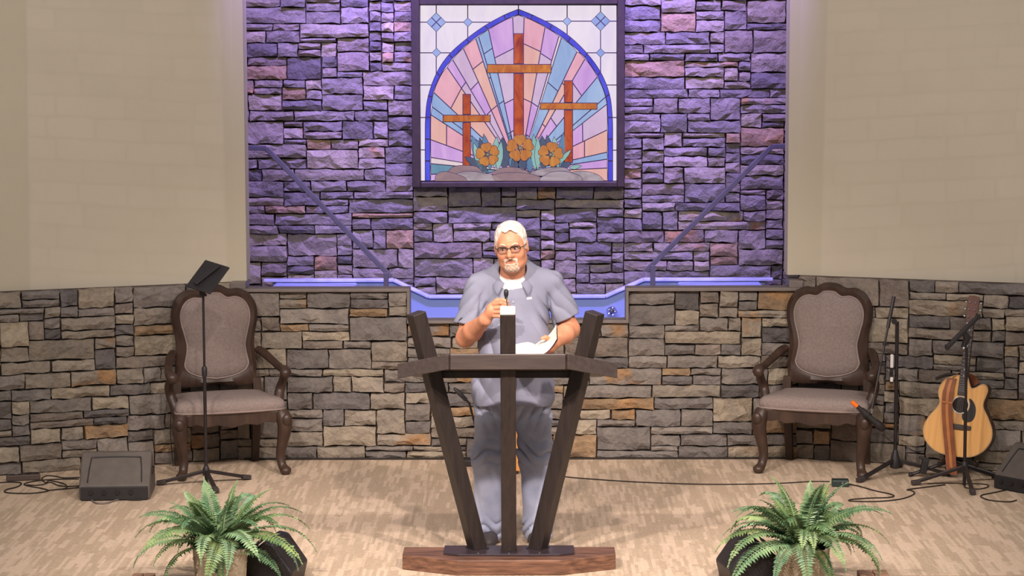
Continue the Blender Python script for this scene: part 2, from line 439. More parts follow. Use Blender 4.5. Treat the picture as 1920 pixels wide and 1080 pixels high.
# recess behind: stone back wall and side returns
BY = 3.86
WX0, WX1, WZ0 = -.735, .752, 1.722           # window frame outer
wall('wall_back', 'tall ledgestone wall of the recess washed in purple light', (0, BY, 0), 0,
     [(-2.15, .75), (2.15, .75), (2.15, 3.4), (-2.15, 3.4)], .15, 'mortar',
     [(-2.1, WX0, .75, 3.4), (WX1, 2.1, .75, 3.4), (WX0, WX1, .75, WZ0), (WX0, WX1, 3.10, 3.4)], 51)
for sd, nm in ((-1, 'wall_recess_left'), (1, 'wall_recess_right')):
    mb = MB(); mb.box((sd*2.2, 3.36, 1.87), (.1, .98, 3.75)); tag(mb.build(nm, 'cream'), 'cream side wall inside the recess', kind='structure')
# trims on the low wall
def trimbar(n, a, b, lb, d=.16):
    mb = MB(); mb.box(((a[0]+b[0])/2, WY-.03+d/2-.03, (a[1]+b[1])/2), (b[0]-a[0], d, b[1]-a[1]))
    tag(mb.build('trim_%d' % n, 'trim', bevel=.003), lb, kind='structure')
trimbar(2, (-1.855, ZT), (NX0, ZT+.022), 'dark ledge cap on the low wall left of the glass notch')
trimbar(3, (NX1, ZT), (1.855, ZT+.022), 'dark ledge cap on the low wall right of the glass notch')
trimbar(4, (NX0-.02, NZ), (NX0, ZT), 'upright trim on the left of the glass notch')
trimbar(5, (NX1, NZ), (NX1+.02, ZT), 'upright trim on the right of the glass notch')
trimbar(6, (NX0-.02, NZ-.02), (NX1+.02, NZ), 'sill trim under the glass notch')
trimbar(7, (-1.875, ZT+.022), (-1.775, SZ+.005), 'grey trim block at the left end of the ledge', .22)
trimbar(8, (1.78, ZT+.022), (1.87, SZ+.008), 'grey trim block at the right end of the ledge', .22)
for sd, nm in ((-1, 'baseboard_front'),):
    mb = MB(); mb.box((0, WY-.045, .006), (3.6, .018, .012)); tag(mb.build(nm, 'cable'), 'thin dark strip where carpet meets the low stone wall', kind='structure')
# ------------------------------------------------------------------ baptismal pool
pool = thing('baptismal_pool', 'blue baptismal pool with glass front behind the low stone wall', 'pool', (0, 0, 0))
FY = 3.68
zr, zm = P(600, 527, FY).z, P(970, 557.5, FY).z
xa, xb = P(738, 527, FY).x, P(804, 557, FY).x
xc, xd = P(1135, 557, FY).x, P(1207, 524, FY).x
prof = [(-1.72, .35), (1.74, .35), (1.74, zr), (xd, zr), (xc, zm), (xb, zm), (xa, zr), (-1.72, zr)]
mb = MB(); mb.prism(prof, FY, FY+.06); mb.build('far_side', 'pool', pool, bevel=.01)
rp = [(-1.78, zr), (xa, zr), (xb, zm), (xc, zm), (xd, zr), (1.79, zr)]
mb = MB()
for i in range(5): mb.bar((rp[i][0], FY+.02, rp[i][1]+.004), (rp[i+1][0], FY+.02, rp[i+1][1]+.004), .09, .02)
mb.build('rim', 'pool_rim', pool, bevel=.004)
mb = MB(); mb.box((0, 3.3, .34), (3.5, .74, .04)); mb.build('bottom', 'pool', pool)
for sd in (-1, 1):
    mb = MB()
    pr = [(sd*1.7, .35), (sd*1.7, zr-.01), (sd*1.12, zr-.01), (sd*1.12, zr-.2), (sd*.95, zr-.2), (sd*.95, zr-.38), (sd*.8, zr-.38), (sd*.8, .35)]
    mb.prism(pr, 2.93, FY); 
    mb.build('steps', 'pool', pool, bevel=.015)
mb = MB(); mb.box((0, 2.93, .45), (3.5, .03, .90)); mb.build('near_side', 'pool', pool)
mb = MB(); mb.box(((NX0+NX1)/2, WY+.06, 1.015), (NX1-NX0, .012, .18)); tag(mb.build('window_2', 'glass'), 'clear glass pane filling the notch of the low stone wall', kind='structure')
mb = MB(); q = P(1147, 584, FY-.03)
mb.lathe([(.0, -.01), (.034, -.01), (.036, .0), (.026, .012), (.02, .03), (.0, .034)], 18, q, Matrix.Rotation(PI/2, 3, 'X'))
for k in range(5):
    a = k*2*PI/5; mb.ell(q+Vector((.025*math.cos(a), -.03, .025*math.sin(a))), .012, 8, 6)
mb.build('water_fitting', 'chrome', pool, True)['label'] = 'chrome water fitting'
# hand rails
def rail(pts, post, label):
    t = thing('hand_rail', label, 'rail', (0, 0, 0), 0, 'pool hand rails'); Y = 3.4
    pp = [P(x, y, Y) for x, y in pts]
    for a, b in zip(pp[:-1], pp[1:]):
        mb = MB(); mb.bar(a, b, .026, .034); mb.build('rail_bar', 'rail', t, bevel=.004)
    a, b = P(post[0], post[1], Y), P(post[0], 560, Y); b.z = .75
    mb = MB(); mb.bar(a, b, .034, .034); mb.build('post', 'rail', t, bevel=.003)
rail([(455, 277), (499, 278), (733, 519)], (724, 511), 'straight metal hand rail sloping down to the right above the pool')
rail([(1487, 273), (1447, 275), (1211, 508)], (1224, 497), 'straight metal hand rail sloping down to the left above the pool')
# ------------------------------------------------------------------ stained glass window
win = bpy.data.objects.new('window_1', None); COL.objects.link(win); tag(win, 'backlit stained glass window of three crosses and flowers in a dark frame', kind='structure')
GY = BY-.035                                  # glass plane
win.location = (0, GY, 0)
def Z(zx, zy): p = P(760+zx/3, zy/3, GY); return (p.x, p.z)
def zpoly(pts): return [Z(*p) for p in pts]
x0, z1_ = Z(82, 28); x1, z0_ = Z(1190, 1018)
z1_ = Z(640, 26)[1]; fx0, fx1 = Z(38, 500)[0], Z(1232, 500)[0]; fz0 = Z(640, 1050)[1]; fz1 = Z(640, -20)[1]
mb = MB()
for nm, a, b in (('jamb', (fx0, fz0), (x0, fz1)), ('jamb', (x1, fz0), (fx1, fz1)), ('bottom_rail', (x0, fz0), (x1, z0_)), ('top_rail', (x0, z1_), (x1, fz1))):
    mb = MB(); mb.box(((a[0]+b[0])/2, -.03, (a[1]+b[1])/2), (b[0]-a[0], .11, b[1]-a[1])); mb.build(nm, 'frame_wood', win, bevel=.006)
def gm(name, c1, c2, st=.92, sc=7, stretch=(1, 1, .35)):
    t = NT(name); b = t.b; v = t.obj(stretch)
    f = t.noise(v, sc, 4, .6, .8)
    c = t.ramp(f, [(.3, c2), (.7, c1)])
    t.l(c, b.inputs['Emission Color']); b.inputs['Emission Strength'].default_value = st
    b.inputs['Base Color'].default_value = (.01, .01, .01, 1); b.inputs['Roughness'].default_value = .5; b.inputs['Specular IOR Level'].default_value = .05
    return t.m
GM = dict(
    white=gm('white_glass', RGB(246, 234, 244), RGB(232, 218, 240)), dia=gm('pale_blue_glass', RGB(176, 192, 240), RGB(140, 160, 226)),
    arch=gm('cobalt_glass', RGB(88, 92, 234), RGB(62, 58, 200)), blue=gm('sky_glass', RGB(170, 192, 228), RGB(138, 166, 212)),
    teal=gm('teal_glass', RGB(120, 160, 176), RGB(96, 138, 168)), pink=gm('pink_glass', RGB(242, 184, 196), RGB(226, 158, 178)),
    peach=gm('peach_glass', RGB(240, 190, 178), RGB(228, 170, 160)), violet=gm('violet_glass', RGB(224, 182, 232), RGB(198, 148, 218)),
    mauve=gm('mauve_glass', RGB(220, 196, 222), RGB(206, 172, 206)), cream=gm('cream_glass', RGB(238, 218, 220), RGB(228, 204, 212)),
    cross=gm('amber_glass', RGB(206, 96, 20), RGB(132, 38, 8), 1, 12, (1, 1, .5)), bar=gm('amber_bar_glass', RGB(212, 134, 40), RGB(160, 68, 20), 1, 14, (1, 1, .6)),
    petal=gm('ochre_petal_glass', RGB(206, 140, 62), RGB(172, 100, 40), 1, 20), seed=gm('flower_centre_glass', RGB(170, 160, 120), RGB(130, 120, 90)),
    leafd=gm('slate_leaf_glass', RGB(92, 104, 122), RGB(70, 80, 104)), leafm=gm('mint_leaf_glass', RGB(166, 204, 192), RGB(130, 176, 170)), leafb=gm('blue_leaf_glass', RGB(110, 148, 176), RGB(88, 122, 158)),
    rocka=gm('brown_rock_glass', RGB(160, 132, 132), RGB(132, 104, 112), 1, 9, (.5, 1, 1.2)), rockb=gm('grey_rock_glass', RGB(190, 176, 182), RGB(128, 112, 120), 1, 9, (.5, 1, 1.4)))
lead = MB()
def inset(poly, d):
    n = len(poly); A = sum(poly[i][0]*poly[(i+1) % n][1]-poly[(i+1) % n][0]*poly[i][1] for i in range(n))
    sg = 1 if A > 0 else -1; out = []
    for i in range(n):
        p0, p1, p2 = Vector(poly[i-1]), Vector(poly[i]), Vector(poly[(i+1) % n])
        e1 = (p1-p0); e2 = (p2-p1)
        if e1.length < 1e-7 or e2.length < 1e-7: out.append(tuple(p1)); continue
        e1.normalize(); e2.normalize()
        n1 = Vector((-e1.y, e1.x))*sg; n2 = Vector((-e2.y, e2.x))*sg
        m = n1+n2
        if m.length < .3: out.append(tuple(p1+n1*d)); continue
        m.normalize(); k = d/max(.45, m.dot(n1)); out.append(tuple(p1+m*k))
    return out
def pane(pts, mat, layer, name='pane', d=.0034, world=False):
    pl = pts if world else zpoly(pts)
    y = -.004*layer
    lead.prism(pl, y, y-.004)
    mb = MB(); mb.prism(inset(pl, d), y-.001, y-.0052); return mb.build(name, GM[mat], win)
# corner lattice
XL = [82, 174, 351, 636]; YL = [28, 125, 297, 478, 661, 843, 1018]
XR = [636, 910, 1098, 1190]; YR = [28, 119, 297, 478, 661, 845, 1018]
for i in range(3):
    for j in range(6):
        if i == 0 or (i == 1 and j < 3) or (i == 2 and j < 2): pane([(XL[i], YL[j]), (XL[i+1], YL[j]), (XL[i+1], YL[j+1]), (XL[i], YL[j+1])], 'white', 0)
        k = 2-i
        if k == 2 or (k == 1 and j < 3) or (k == 0 and j < 2): pane([(XR[k], YR[j]), (XR[k+1], YR[j]), (XR[k+1], YR[j+1]), (XR[k], YR[j+1])], 'white', 0)
for cx, cy, r_ in ((352, 125, 27), (176, 296, 27), (910, 120, 27), (1098, 297, 27)):
    pane([(cx-r_, cy), (cx, cy-r_), (cx+r_, cy), (cx, cy+r_)], 'dia', 1)
for cx, cy in ((174, 125), (1098, 119)):
    for k in range(4):
        ox, oy = [(0, -28), (28, 0), (0, 28), (-28, 0)][k]
        pane([(cx+ox-28, cy+oy), (cx+ox, cy+oy-28), (cx+ox+28, cy+oy), (cx+ox, cy+oy+28)], 'dia', 1)
# arch
OUT = [(110, 1018), (110, 905), (110, 783), (112, 661), (127, 540), (175, 408), (245, 305), (342, 218), (446, 143), (553, 84), (636, 50)]
INN = [(142, 1018), (142, 905), (142, 783), (143, 661), (152, 545), (196, 430), (266, 330), (360, 240), (466, 166), (566, 110), (636, 84)]
OUT += [(715, 82), (826, 137), (930, 208), (1024, 300), (1100, 405), (1150, 530), (1166, 661), (1168, 783), (1168, 905), (1168, 1018)]
INN += [(706, 110), (812, 166), (916, 238), (1008, 325), (1078, 425), (1127, 545), (1137, 661), (1138, 783), (1138, 905), (1138, 1018)]
oc = cat_rom([(x, y, 0) for x, y in OUT[:11]], 4)+cat_rom([(x, y, 0) for x, y in OUT[10:]], 4)[1:]
ic = cat_rom([(x, y, 0) for x, y in INN[:11]], 4)+cat_rom([(x, y, 0) for x, y in INN[10:]], 4)[1:]
lead.prism(zpoly([(p.x, p.y) for p in ic]), -.001, -.0045)
# rays
FX, FY_ = 640, 968
SD = [(143, 1018), (143, 980), (143, 920), (143, 885), (142, 785), (143, 645), (150, 600), (160, 520), (235, 378), (266, 335), (326, 272), (396, 216), (412, 205), (468, 166), (604, 97),
      (668, 97), (786, 152), (864, 203), (878, 212), (966, 290), (1010, 332), (1080, 432), (1127, 545), (1135, 585), (1137, 730), (1137, 855), (1137, 895), (1137, 945), (1137, 1018)]
CL = ['violet', 'teal', 'cream', 'violet', 'peach', 'blue', 'blue', 'pink', 'violet', 'mauve', 'pink', 'blue', 'blue', 'violet', 'mauve',
      'pink', 'violet', 'cream', 'blue', 'pink', 'violet', 'blue', 'blue', 'mauve', 'peach', 'blue', 'violet', 'peach']
ALT = {'pink': 'peach', 'peach': 'pink', 'violet': 'mauve', 'mauve': 'violet'}
CUT = [[], [], [], [], [.18], [], [], [.2], [.2], [.27, .5], [.17, .5], [.3, .62], [.13, .5, .72], [.2, .52, .72], [],
       [.17, .52, .76], [.18, .52, .74], [], [.33, .75], [.26, .6], [.2, .52], [], [], [.28], [.26], [], [], []]
icp = [(p.x, p.y) for p in ic]
def near_i(p): return min(range(len(icp)), key=lambda i: (icp[i][0]-p[0])**2+(icp[i][1]-p[1])**2)
for i, c in enumerate(CL):
    a, b = SD[i], SD[i+1]
    mid = [q for q in icp[min(near_i(a), near_i(b))+1:max(near_i(a), near_i(b))] if True]
    lp = lambda p, t: (p[0]+(FX-p[0])*t, p[1]+(FY_-p[1])*t)
    cuts = [0]+CUT[i]+[.93]
    for k in range(len(cuts)-1):
        t0, t1 = cuts[k], cuts[k+1]
        top = [a]+[m for m in mid if math.hypot(m[0]-a[0], m[1]-a[1]) > 9 and math.hypot(m[0]-b[0], m[1]-b[1]) > 9]+[b] if k == 0 else [lp(a, t0), lp(b, t0)]
        pane(top+[lp(b, t1), lp(a, t1)], ALT.get(c, c) if k % 2 else c, 1, d=.0034)
for i in range(len(OUT)-1):
    o_ = [(p.x, p.y) for p in oc[i*4:i*4+5]]; n_ = [(p.x, p.y) for p in ic[i*4:i*4+5]]
    pane(o_+n_[::-1], 'arch', 2, d=.0046)
# crosses
def cross(v, h, L):
    vx0, vx1, vy0, vy1 = v; hx0, hx1, hy0, hy1 = h
    pane([(vx0, vy0), (vx1, vy0), (vx1, hy0), (vx0, hy0)], 'cross', L, d=.005)
    pane([(vx0, hy1), (vx1, hy1), (vx1, vy1), (vx0, vy1)], 'cross', L, d=.005)
    pane([(hx0, hy0), (hx1, hy0), (hx1, hy1), (hx0, hy1)], 'bar', L, d=.005)
cross((608, 667, 187, 765), (458, 822, 360, 412), 3)
cross((322, 369, 528, 935), (210, 480, 645, 687), 3)
cross((892, 943, 452, 915), (757, 1080, 577, 617), 3)
# leaves
def leaf(bx, by, tx, ty, wd, mat, L):
    dx, dy = tx-bx, ty-by; ln = math.hypot(dx, dy); nx_, ny_ = -dy/ln, dx/ln
    pr = [(0, 0), (.2, .7), (.45, 1), (.7, .8), (.88, .4), (1, 0)]
    s1 = [(bx+dx*t+nx_*wd*w_, by+dy*t+ny_*wd*w_) for t, w_ in pr]; s2 = [(bx+dx*t-nx_*wd*w_, by+dy*t-ny_*wd*w_) for t, w_ in pr[1:-1]][::-1]
    pane(s1+s2, mat, L, 'leaf_pane', d=.003)
for a in ((440, 960, 375, 760, 30, 'leafb', 3), (480, 960, 440, 750, 28, 'leafb', 3), (455, 960, 418, 770, 24, 'leafd', 4), (500, 950, 515, 765, 26, 'leafm', 3), (470, 965, 332, 880, 26, 'leafd', 4), (430, 960, 385, 800, 20, 'leafm', 4),
          (560, 960, 545, 770, 36, 'leafd', 4), (520, 960, 540, 790, 22, 'leafm', 5), (600, 960, 588, 750, 22, 'leafb', 3), (620, 965, 610, 880, 22, 'leafd', 4), (660, 965, 660, 880, 26, 'leafd', 5), (690, 960, 680, 755, 22, 'leafb', 3), (700, 970, 700, 880, 22, 'leafb', 4),
          (730, 960, 722, 750, 24, 'leafm', 4), (745, 960, 745, 765, 20, 'leafm', 5), (780, 960, 768, 760, 36, 'leafd', 4), (830, 950, 795, 755, 28, 'leafd', 3), (860, 950, 835, 765, 26, 'leafm', 4), (870, 960, 890, 740, 24, 'leafb', 3), (850, 930, 935, 838, 15, 'leafm', 5), (830, 945, 850, 880, 16, 'leafd', 4), (870, 940, 935, 915, 20, 'leafd', 4), (920, 945, 993, 932, 14, 'leafm', 4)):
    leaf(*a)
# flowers
def flower(cx, cy, r_, a0, L):
    for k in range(5):
        a = a0+k*2*PI/5; pts = []
        for t, w_ in ((.12, 0), (.36, .30), (.62, .47), (.86, .44), (1.0, .2), (.95, 0), (1.0, -.2), (.86, -.44), (.62, -.47), (.36, -.30)):
            pts.append((cx+r_*(t*math.cos(a)-w_*math.sin(a)), cy+r_*(t*math.sin(a)+w_*math.cos(a))))
        pane(pts, 'petal', L, 'petal_pane', d=.003)
    pane([(cx+r_*.16*math.cos(k*PI/4), cy+r_*.16*math.sin(k*PI/4)) for k in range(8)], 'seed', L+1, 'flower_centre')
flower(463, 868, 68, -1.75, 6); flower(646, 832, 78, -1.62, 6); flower(817, 868, 72, -1.42, 6)
# rocks
def rock(pts, mat, L): pane([(p.x, p.y) for p in cat_rom([(x, y, 0) for x, y in pts[:-2]], 3)]+pts[-2:], mat, L, 'rock_pane', d=.003)
rock([(235, 965), (270, 935), (330, 928), (400, 935), (440, 968), (440, 985), (300, 985)], 'rocka', 5)
rock([(480, 970), (530, 945), (600, 938), (660, 948), (720, 985), (720, 990), (500, 990)], 'rocka', 5)
rock([(695, 970), (760, 948), (830, 938), (900, 942), (930, 962), (930, 990), (720, 990)], 'rockb', 5)
rock([(250, 990), (330, 962), (420, 966), (500, 985), (555, 1015), (555, 1018), (250, 1018)], 'rockb', 6)
rock([(165, 1016), (175, 978), (215, 962), (260, 968), (330, 992), (350, 1016), (350, 1018), (165, 1018)], 'rocka', 7)
rock([(480, 985), (560, 968), (660, 970), (740, 985), (800, 1015), (800, 1018), (500, 1018)], 'rocka', 6)
rock([(755, 1000), (820, 965), (900, 962), (980, 985), (1000, 1016), (1000, 1018), (755, 1018)], 'rockb', 7)
rock([(900, 975), (970, 960), (1040, 966), (1090, 985), (1120, 1016), (1120, 1018), (940, 1018)], 'rockb', 6)
lo = lead.build('lead_came', 'lead', win); lo['label'] = 'dark lead lines'
mb = MB(); mb.box(((x0+x1)/2, .008, (z0_+z1_)/2), (x1-x0, .008, z1_-z0_)); mb.build('backing', 'lead', win)
# ------------------------------------------------------------------ lectern
LX = -.029
lec = thing('lectern', 'dark wooden lectern with three leaning posts and a walnut base', 'lectern', (LX, 0, 0))
BZ = .08
hexb = [(-.558, -.46), (.558, -.46), (.558, -.645), (.268, -.785), (-.268, -.785), (-.558, -.645)]
base = MB(); base.prism(hexb, 0, BZ, 'xy'); bo = base.build('base', 'walnut', lec, bevel=.004)
hexp = [(-.342, -.475), (.342, -.475), (.342, -.653), (.265, -.692), (-.265, -.692), (-.342, -.653)]
mb = MB(); mb.prism(hexp, BZ, BZ+.012, 'xy'); pl_ = mb.build('plinth_plate', 'plate', lec, bevel=.002)
for x_, y_ in ((-.16, -.665), (0, -.672), (.16, -.665)):
    mb = MB(); mb.lathe([(0, BZ+.012), (.006, BZ+.012), (.005, BZ+.016), (0, BZ+.016)], 8, (x_, y_, 0)); mb.build('screw', 'chrome', pl_)
# posts: foot point, lean direction
def post(foot, top, wd, az):
    foot, top = Vector(foot), Vector(top); d = (top-foot).normalized()
    h = Vector((math.sin(az), -math.cos(az), 0)); u = (h-d*h.dot(d)).normalized(); q = d.cross(u)
    rg = []
    for p, flat in ((foot, True), (top, False)):
        ring_ = []
        for a, b in ((-1, -1), (1, -1), (1, 1), (-1, 1)):
            v = p+u*a*wd/2+q*b*wd/2
            if flat: v = v-d*((v.z-foot.z)/d.z)
            ring_.append(v)
        rg.append(ring_)
    mb = MB(); mb.loft(rg); mb.build('post', 'dark_wood', lec, bevel=.005)
    mb = MB(); c_ = [v.copy() for v in rg[0]]; cc = sum(c_, Vector())/4
    mb.loft([[cc+(v-cc)*1.12 for v in c_], [cc+(v-cc)*1.12+Vector((0, 0, .005)) for v in c_]]); mb.build('foot_bracket', 'metal_dark', lec)
post((0, -.615, .092), (0, -.905, 1.385), .078, 0)
mb = MB(); mb.box((0, -.905, 1.394), (.08, .076, .03), (math.radians(12.6), 0, 0)); mb.build('end_cap', 'white', lec, bevel=.008)['label'] = 'white cap on the centre post'
post((-.167, -.545, .092), (-.475, -.70, 1.36), .078, math.radians(-58))
post((.152, -.545, .092), (.447, -.70, 1.36), .078, math.radians(58))
# reading top: tilted plank with three fascia boards
def tz(y): return 1.048+(-.55-y)*.34          # height of the upper surface
top_poly = [(-.29, -.90), (.29, -.90), (.55, -.66), (.49, -.47), (-.50, -.47), (-.56, -.66)]
mb = MB(); mb.loft([[Vector((x, y, tz(y)-.03)) for x, y in top_poly], [Vector((x, y, tz(y))) for x, y in top_poly]]); mb.build('reading_top', 'top_wood', lec, bevel=.004)
def fascia(a, b, h=.078, th=.022):
    (xa_, ya_), (xb_, yb_) = a, b; e = Vector((xb_-xa_, yb_-ya_, 0)).normalized(); n = Vector((e.y, -e.x, 0))
    rg = []
    for (x, y) in (a, b):
        z = tz(y)+.006; p = Vector((x, y, 0))
        rg.append([p+Vector((0, 0, z-h)), p+n*th+Vector((0, 0, z-h)), p+n*th+Vector((0, 0, z)), p+Vector((0, 0, z))])
    mb = MB(); mb.loft(rg); mb.build('fascia_board', 'top_wood', lec, bevel=.003)
fascia((-.292, -.902), (.292, -.902)); fascia((-.56, -.66), (-.292, -.902)); fascia((.292, -.902), (.55, -.66))
mb = MB(); mb.box((0, -.475, tz(-.475)+.0), (1.0, .018, .055)); mb.build('rear_lip', 'top_wood', lec, bevel=.003)
mb = MB(); mb.box((0, -.60, tz(-.62)-.045), (.74, .06, .035)); mb.build('cross_brace', 'dark_wood', lec, bevel=.003)
# gooseneck microphone on the lectern
g0 = Vector((LX+.018, -.80, tz(-.80)))
cap_ = P(949, 553, -.70)
gm_ = thing('gooseneck_microphone', 'slim black gooseneck microphone standing on the lectern', 'microphone', g0)
L_ = cap_-g0
mb = MB(); mb.lathe([(0, 0), (.022, 0), (.022, .008), (.008, .016), (.006, .03), (0, .03)], 14); mb.build('mount', 'plastic', gm_, True)
mb = MB(); mb.tube([(0, 0, .02), (L_.x*.1, .0, .12), (L_.x*.6, L_.y*.6, L_.z*.7), L_], .0035, 6, 5); mb.build('neck', 'plastic', gm_, True)
mb = MB(); mb.lathe([(0, -.022), (.0065, -.02), (.0085, -.008), (.0115, -.002), (.0125, .012), (.0105, .024), (.005, .03), (0, .031)], 14, L_); mb.build('capsule', 'plastic', gm_, True)
# ------------------------------------------------------------------ open book
bk = thing('open_book', 'open book with white pages and brown cover held at the lectern', 'book', (.112, -.36, 1.12))
M['page'] = pm('page_paper', RGB(240, 232, 222), .8, c2=RGB(232, 222, 210), scale=30)
M['leather'] = pm('brown_leather', RGB(96, 56, 48), .5, bump=.1)
def bookblock(sgn):
    outl = []; wdt = .15
    for k in range(9):
        t = k/8
        if sgn < 0: x, z = -wdt*t, .016*math.sin(min(1, t*3.2)*PI/2)-.030*t*t
        else: x, z = .112*t, .014*math.sin(min(1, t*3.2)*PI/2)+.075*t*t*(.4+.6*t)+.02*t
        outl.append((x, z))
    return outl
def bookslab(outl, up, lo_, y0, y1, slope):
    rings = []
    for k, (x, z) in enumerate(outl):
        rings.append([Vector((x, y0, z+lo_)), Vector((x, y1, z+lo_-slope)), Vector((x, y1, z+up-slope)), Vector((x, y0, z+up))])
    mb = MB(); mb.loft(rings); return mb
for sgn in (-1, 1):
    o_ = bookblock(sgn)
    bookslab(o_, .018, .004, .085, -.085, .042).build('page_block', 'page', bk, True, 30)
    oc_ = [(x*1.05, z) for x, z in o_]
    bookslab(oc_, .004, .0, .091, -.091, .045).build('cover', 'leather', bk, True, 30)
mb = MB(); mb.tube([(.0, .09, .0), (.0, -.09, -.0445)], .008, 8); mb.build('spine', 'leather', bk, True)
# ------------------------------------------------------------------ arm chairs
def smooth2(pts, n=5): return [(p.x, p.y) for p in cat_rom([(a, b, 0) for a, b in pts], n)]
def make_chair(name, label):
    t = thing(name, label, 'chair', (0, 0, 0), 0, 'carved arm chairs on the platform')
    half_in = [(0, 1.128), (.035, 1.124), (.066, 1.102), (.09, 1.094), (.14, 1.098), (.19, 1.072), (.222, 1.01), (.222, .94), (.203, .86), (.188, .78), (.2, .70), (.207, .655), (.178, .612), (.1, .58), (0, .566)]
    half_out = [(0, 1.178), (.045, 1.172), (.082, 1.152), (.11, 1.144), (.16, 1.146), (.222, 1.112), (.264, 1.03), (.266, .94), (.25, .86), (.243, .78), (.25, .69), (.252, .60), (.235, .53), (.13, .518), (0, .53)]
    hi, ho = [(x*.91, z) for x, z in smooth2(half_in)], [(x*.935, z) for x, z in smooth2(half_out)]
    full = lambda h: h+[(-x, z) for x, z in h[-2:0:-1]]
    fi, fo = full(hi), full(ho); n = len(fi)
    lean = lambda z: .215+(z-.47)*.08
    mb = MB(); vs_ = []
    for (pl, dy) in ((fo, -.016), (fi, -.026), (fi, .03), (fo, .022)):
        vs_.append([Vector((x, lean(z)+dy, z)) for x, z in pl])
    mo = [((a[0]*.5+b[0]*.5), (a[1]*.5+b[1]*.5)) for a, b in zip(fo, fi)]
    loops = [vs_[0], [Vector((x, lean(z)-.036, z)) for x, z in mo], vs_[1], vs_[2], vs_[3]]
    allv = [v for l in loops for v in l]; fs = []
    for a in range(5):
        b = (a+1) % 5
        for i in range(n): k = (i+1) % n; fs.append((a*n+i, a*n+k, b*n+k, b*n+i))
    mb.add(allv, fs); mb.build('back_frame', 'chair_wood', t, True, 50)
    mb = MB(); cx, cz = 0, .85; rings = []
    for s_, by in ((1.0, .0), (1.0, -.024), (.93, -.042), (.75, -.052), (.45, -.058), (.1, -.06)):
        rings.append([Vector((cx+(x-cx)*s_, lean(cz+(z-cz)*s_)+by, cz+(z-cz)*s_)) for x, z in fi])
    mb.loft(rings); pad = mb.build('back_pad', 'upholstery', t, True, 60)
    mb = MB(); mb.tube([Vector((x*.985, lean(z)-.03, cz+(z-cz)*.985)) for x, z in fi], .0055, 6, closed=True); mb.build('piping', 'piping', pad, True)
    # seat cushion
    def outline(k, fr, bk_):
        pts = [(-bk_, .22), (bk_, .22), (fr, -.25), (0, -.285), (-fr, -.25)]
        pl = [(p.x*k, -.03+(p.y+.03)*k) for p in cat_rom([(bk_*.55, .225, 0), (bk_*.97, .20, 0), (bk_*1.02, .1, 0), (fr*.99, -.16, 0), (fr*.96, -.245, 0), (fr*.6, -.275, 0), (0, -.285, 0), (-fr*.6, -.275, 0), (-fr*.96, -.245, 0), (-fr*.99, -.16, 0), (-bk_*1.02, .1, 0), (-bk_*.97, .20, 0), (-bk_*.55, .225, 0)], 4, True)]
        return pl
    mb = MB(); mb.loft([[Vector((x, y, z)) for x, y in outline(k, .31, .26)] for k, z in ((.96, .405), (1.0, .42), (1.01, .445), (.99, .468), (.93, .485), (.7, .497), (.3, .502))])
    seat = mb.build('seat', 'upholstery', t, True, 60)
    mb = MB(); mb.tube([Vector((x*1.005, y*1.005, .418)) for x, y in outline(1.0, .31, .26)], .006, 6, closed=True); mb.build('piping', 'piping', seat, True)
    # aprons
    fa = [(-.29, .41), (.29, .41), (.29, .35), (.24, .335), (.2, .345), (.15, .325), (.08, .335), (0, .315), (-.08, .335), (-.15, .325), (-.2, .345), (-.24, .335), (-.29, .35)]
    mb = MB(); mb.prism(fa, -.265, -.235); mb.build('front_apron', 'chair_wood', t, bevel=.004)
    for s_ in (-1, 1):
        mb = MB(); pr = [(-.24, .41), (.20, .41), (.20, .345), (0, .335), (-.15, .325), (-.24, .345)]
        rings = []
        for off in (-.014, .014): rings.append([Vector((s_*(.285-(y+.24)/.44*.045)+off, y, z)) for y, z in pr])
        mb.loft(rings); mb.build('side_apron', 'chair_wood', t, bevel=.004)
    mb = MB(); mb.box((0, .205, .385), (.46, .03, .07)); mb.build('rear_apron', 'chair_wood', t, bevel=.004)
    for s_ in (-1, 1):
        mb = MB(); mb.tube([(s_*.285, -.245, .405), (s_*.298, -.262, .36), (s_*.302, -.27, .30), (s_*.288, -.258, .2), (s_*.278, -.25, .12), (s_*.284, -.262, .06), (s_*.296, -.285, .03)],
                           [.036, .046, .042, .031, .026, .025, .03], 10, 4)
        mb.ell((s_*.298, -.29, .028), (.034, .04, .028), 12, 8); lg = mb.build('front_leg', 'chair_wood', t, True, 70)
        mb = MB(); mb.ell((s_*.307, -.305, .355), (.028, .02, .04), 10, 8); mb.build('knee_carving', 'chair_wood', lg, True)
        mb = MB(); mb.tube([(s_*.235, lean(.55)-.0, .56), (s_*.238, .215, .42), (s_*.232, .22, .28), (s_*.228, .235, .12), (s_*.228, .255, .0)], [.03, .032, .03, .027, .026], 4, 4, flat=(1.1, 1.1), up=(1, 1, 0))
        mb.build('rear_leg', 'chair_wood', t, True, 50)
        mb = MB(); mb.tube([(s_*.25, lean(.74)-.01, .745), (s_*.27, .18, .73), (s_*.305, .06, .685), (s_*.325, -.07, .655), (s_*.33, -.15, .655), (s_*.325, -.195, .64), (s_*.322, -.185, .615)], [.024, .027, .024, .024, .03, .034, .022], 10, 4)
        mb.ell((s_*.327, -.175, .64), (.03, .038, .032), 12, 8)
        arm = mb.build('arm', 'chair_wood', t, True, 70)
        mb = MB(); mb.tube([(s_*.325, -.16, .63), (s_*.33, -.10, .58), (s_*.318, -.07, .52), (s_*.30, -.10, .45), (s_*.285, -.12, .38)], [.022, .026, .028, .03, .03], 10, 4); mb.build('arm_support', 'chair_wood', t, True, 70)
    return t
ch = make_chair('arm_chair', 'carved dark wood arm chair with grey padding behind the tablet stand')
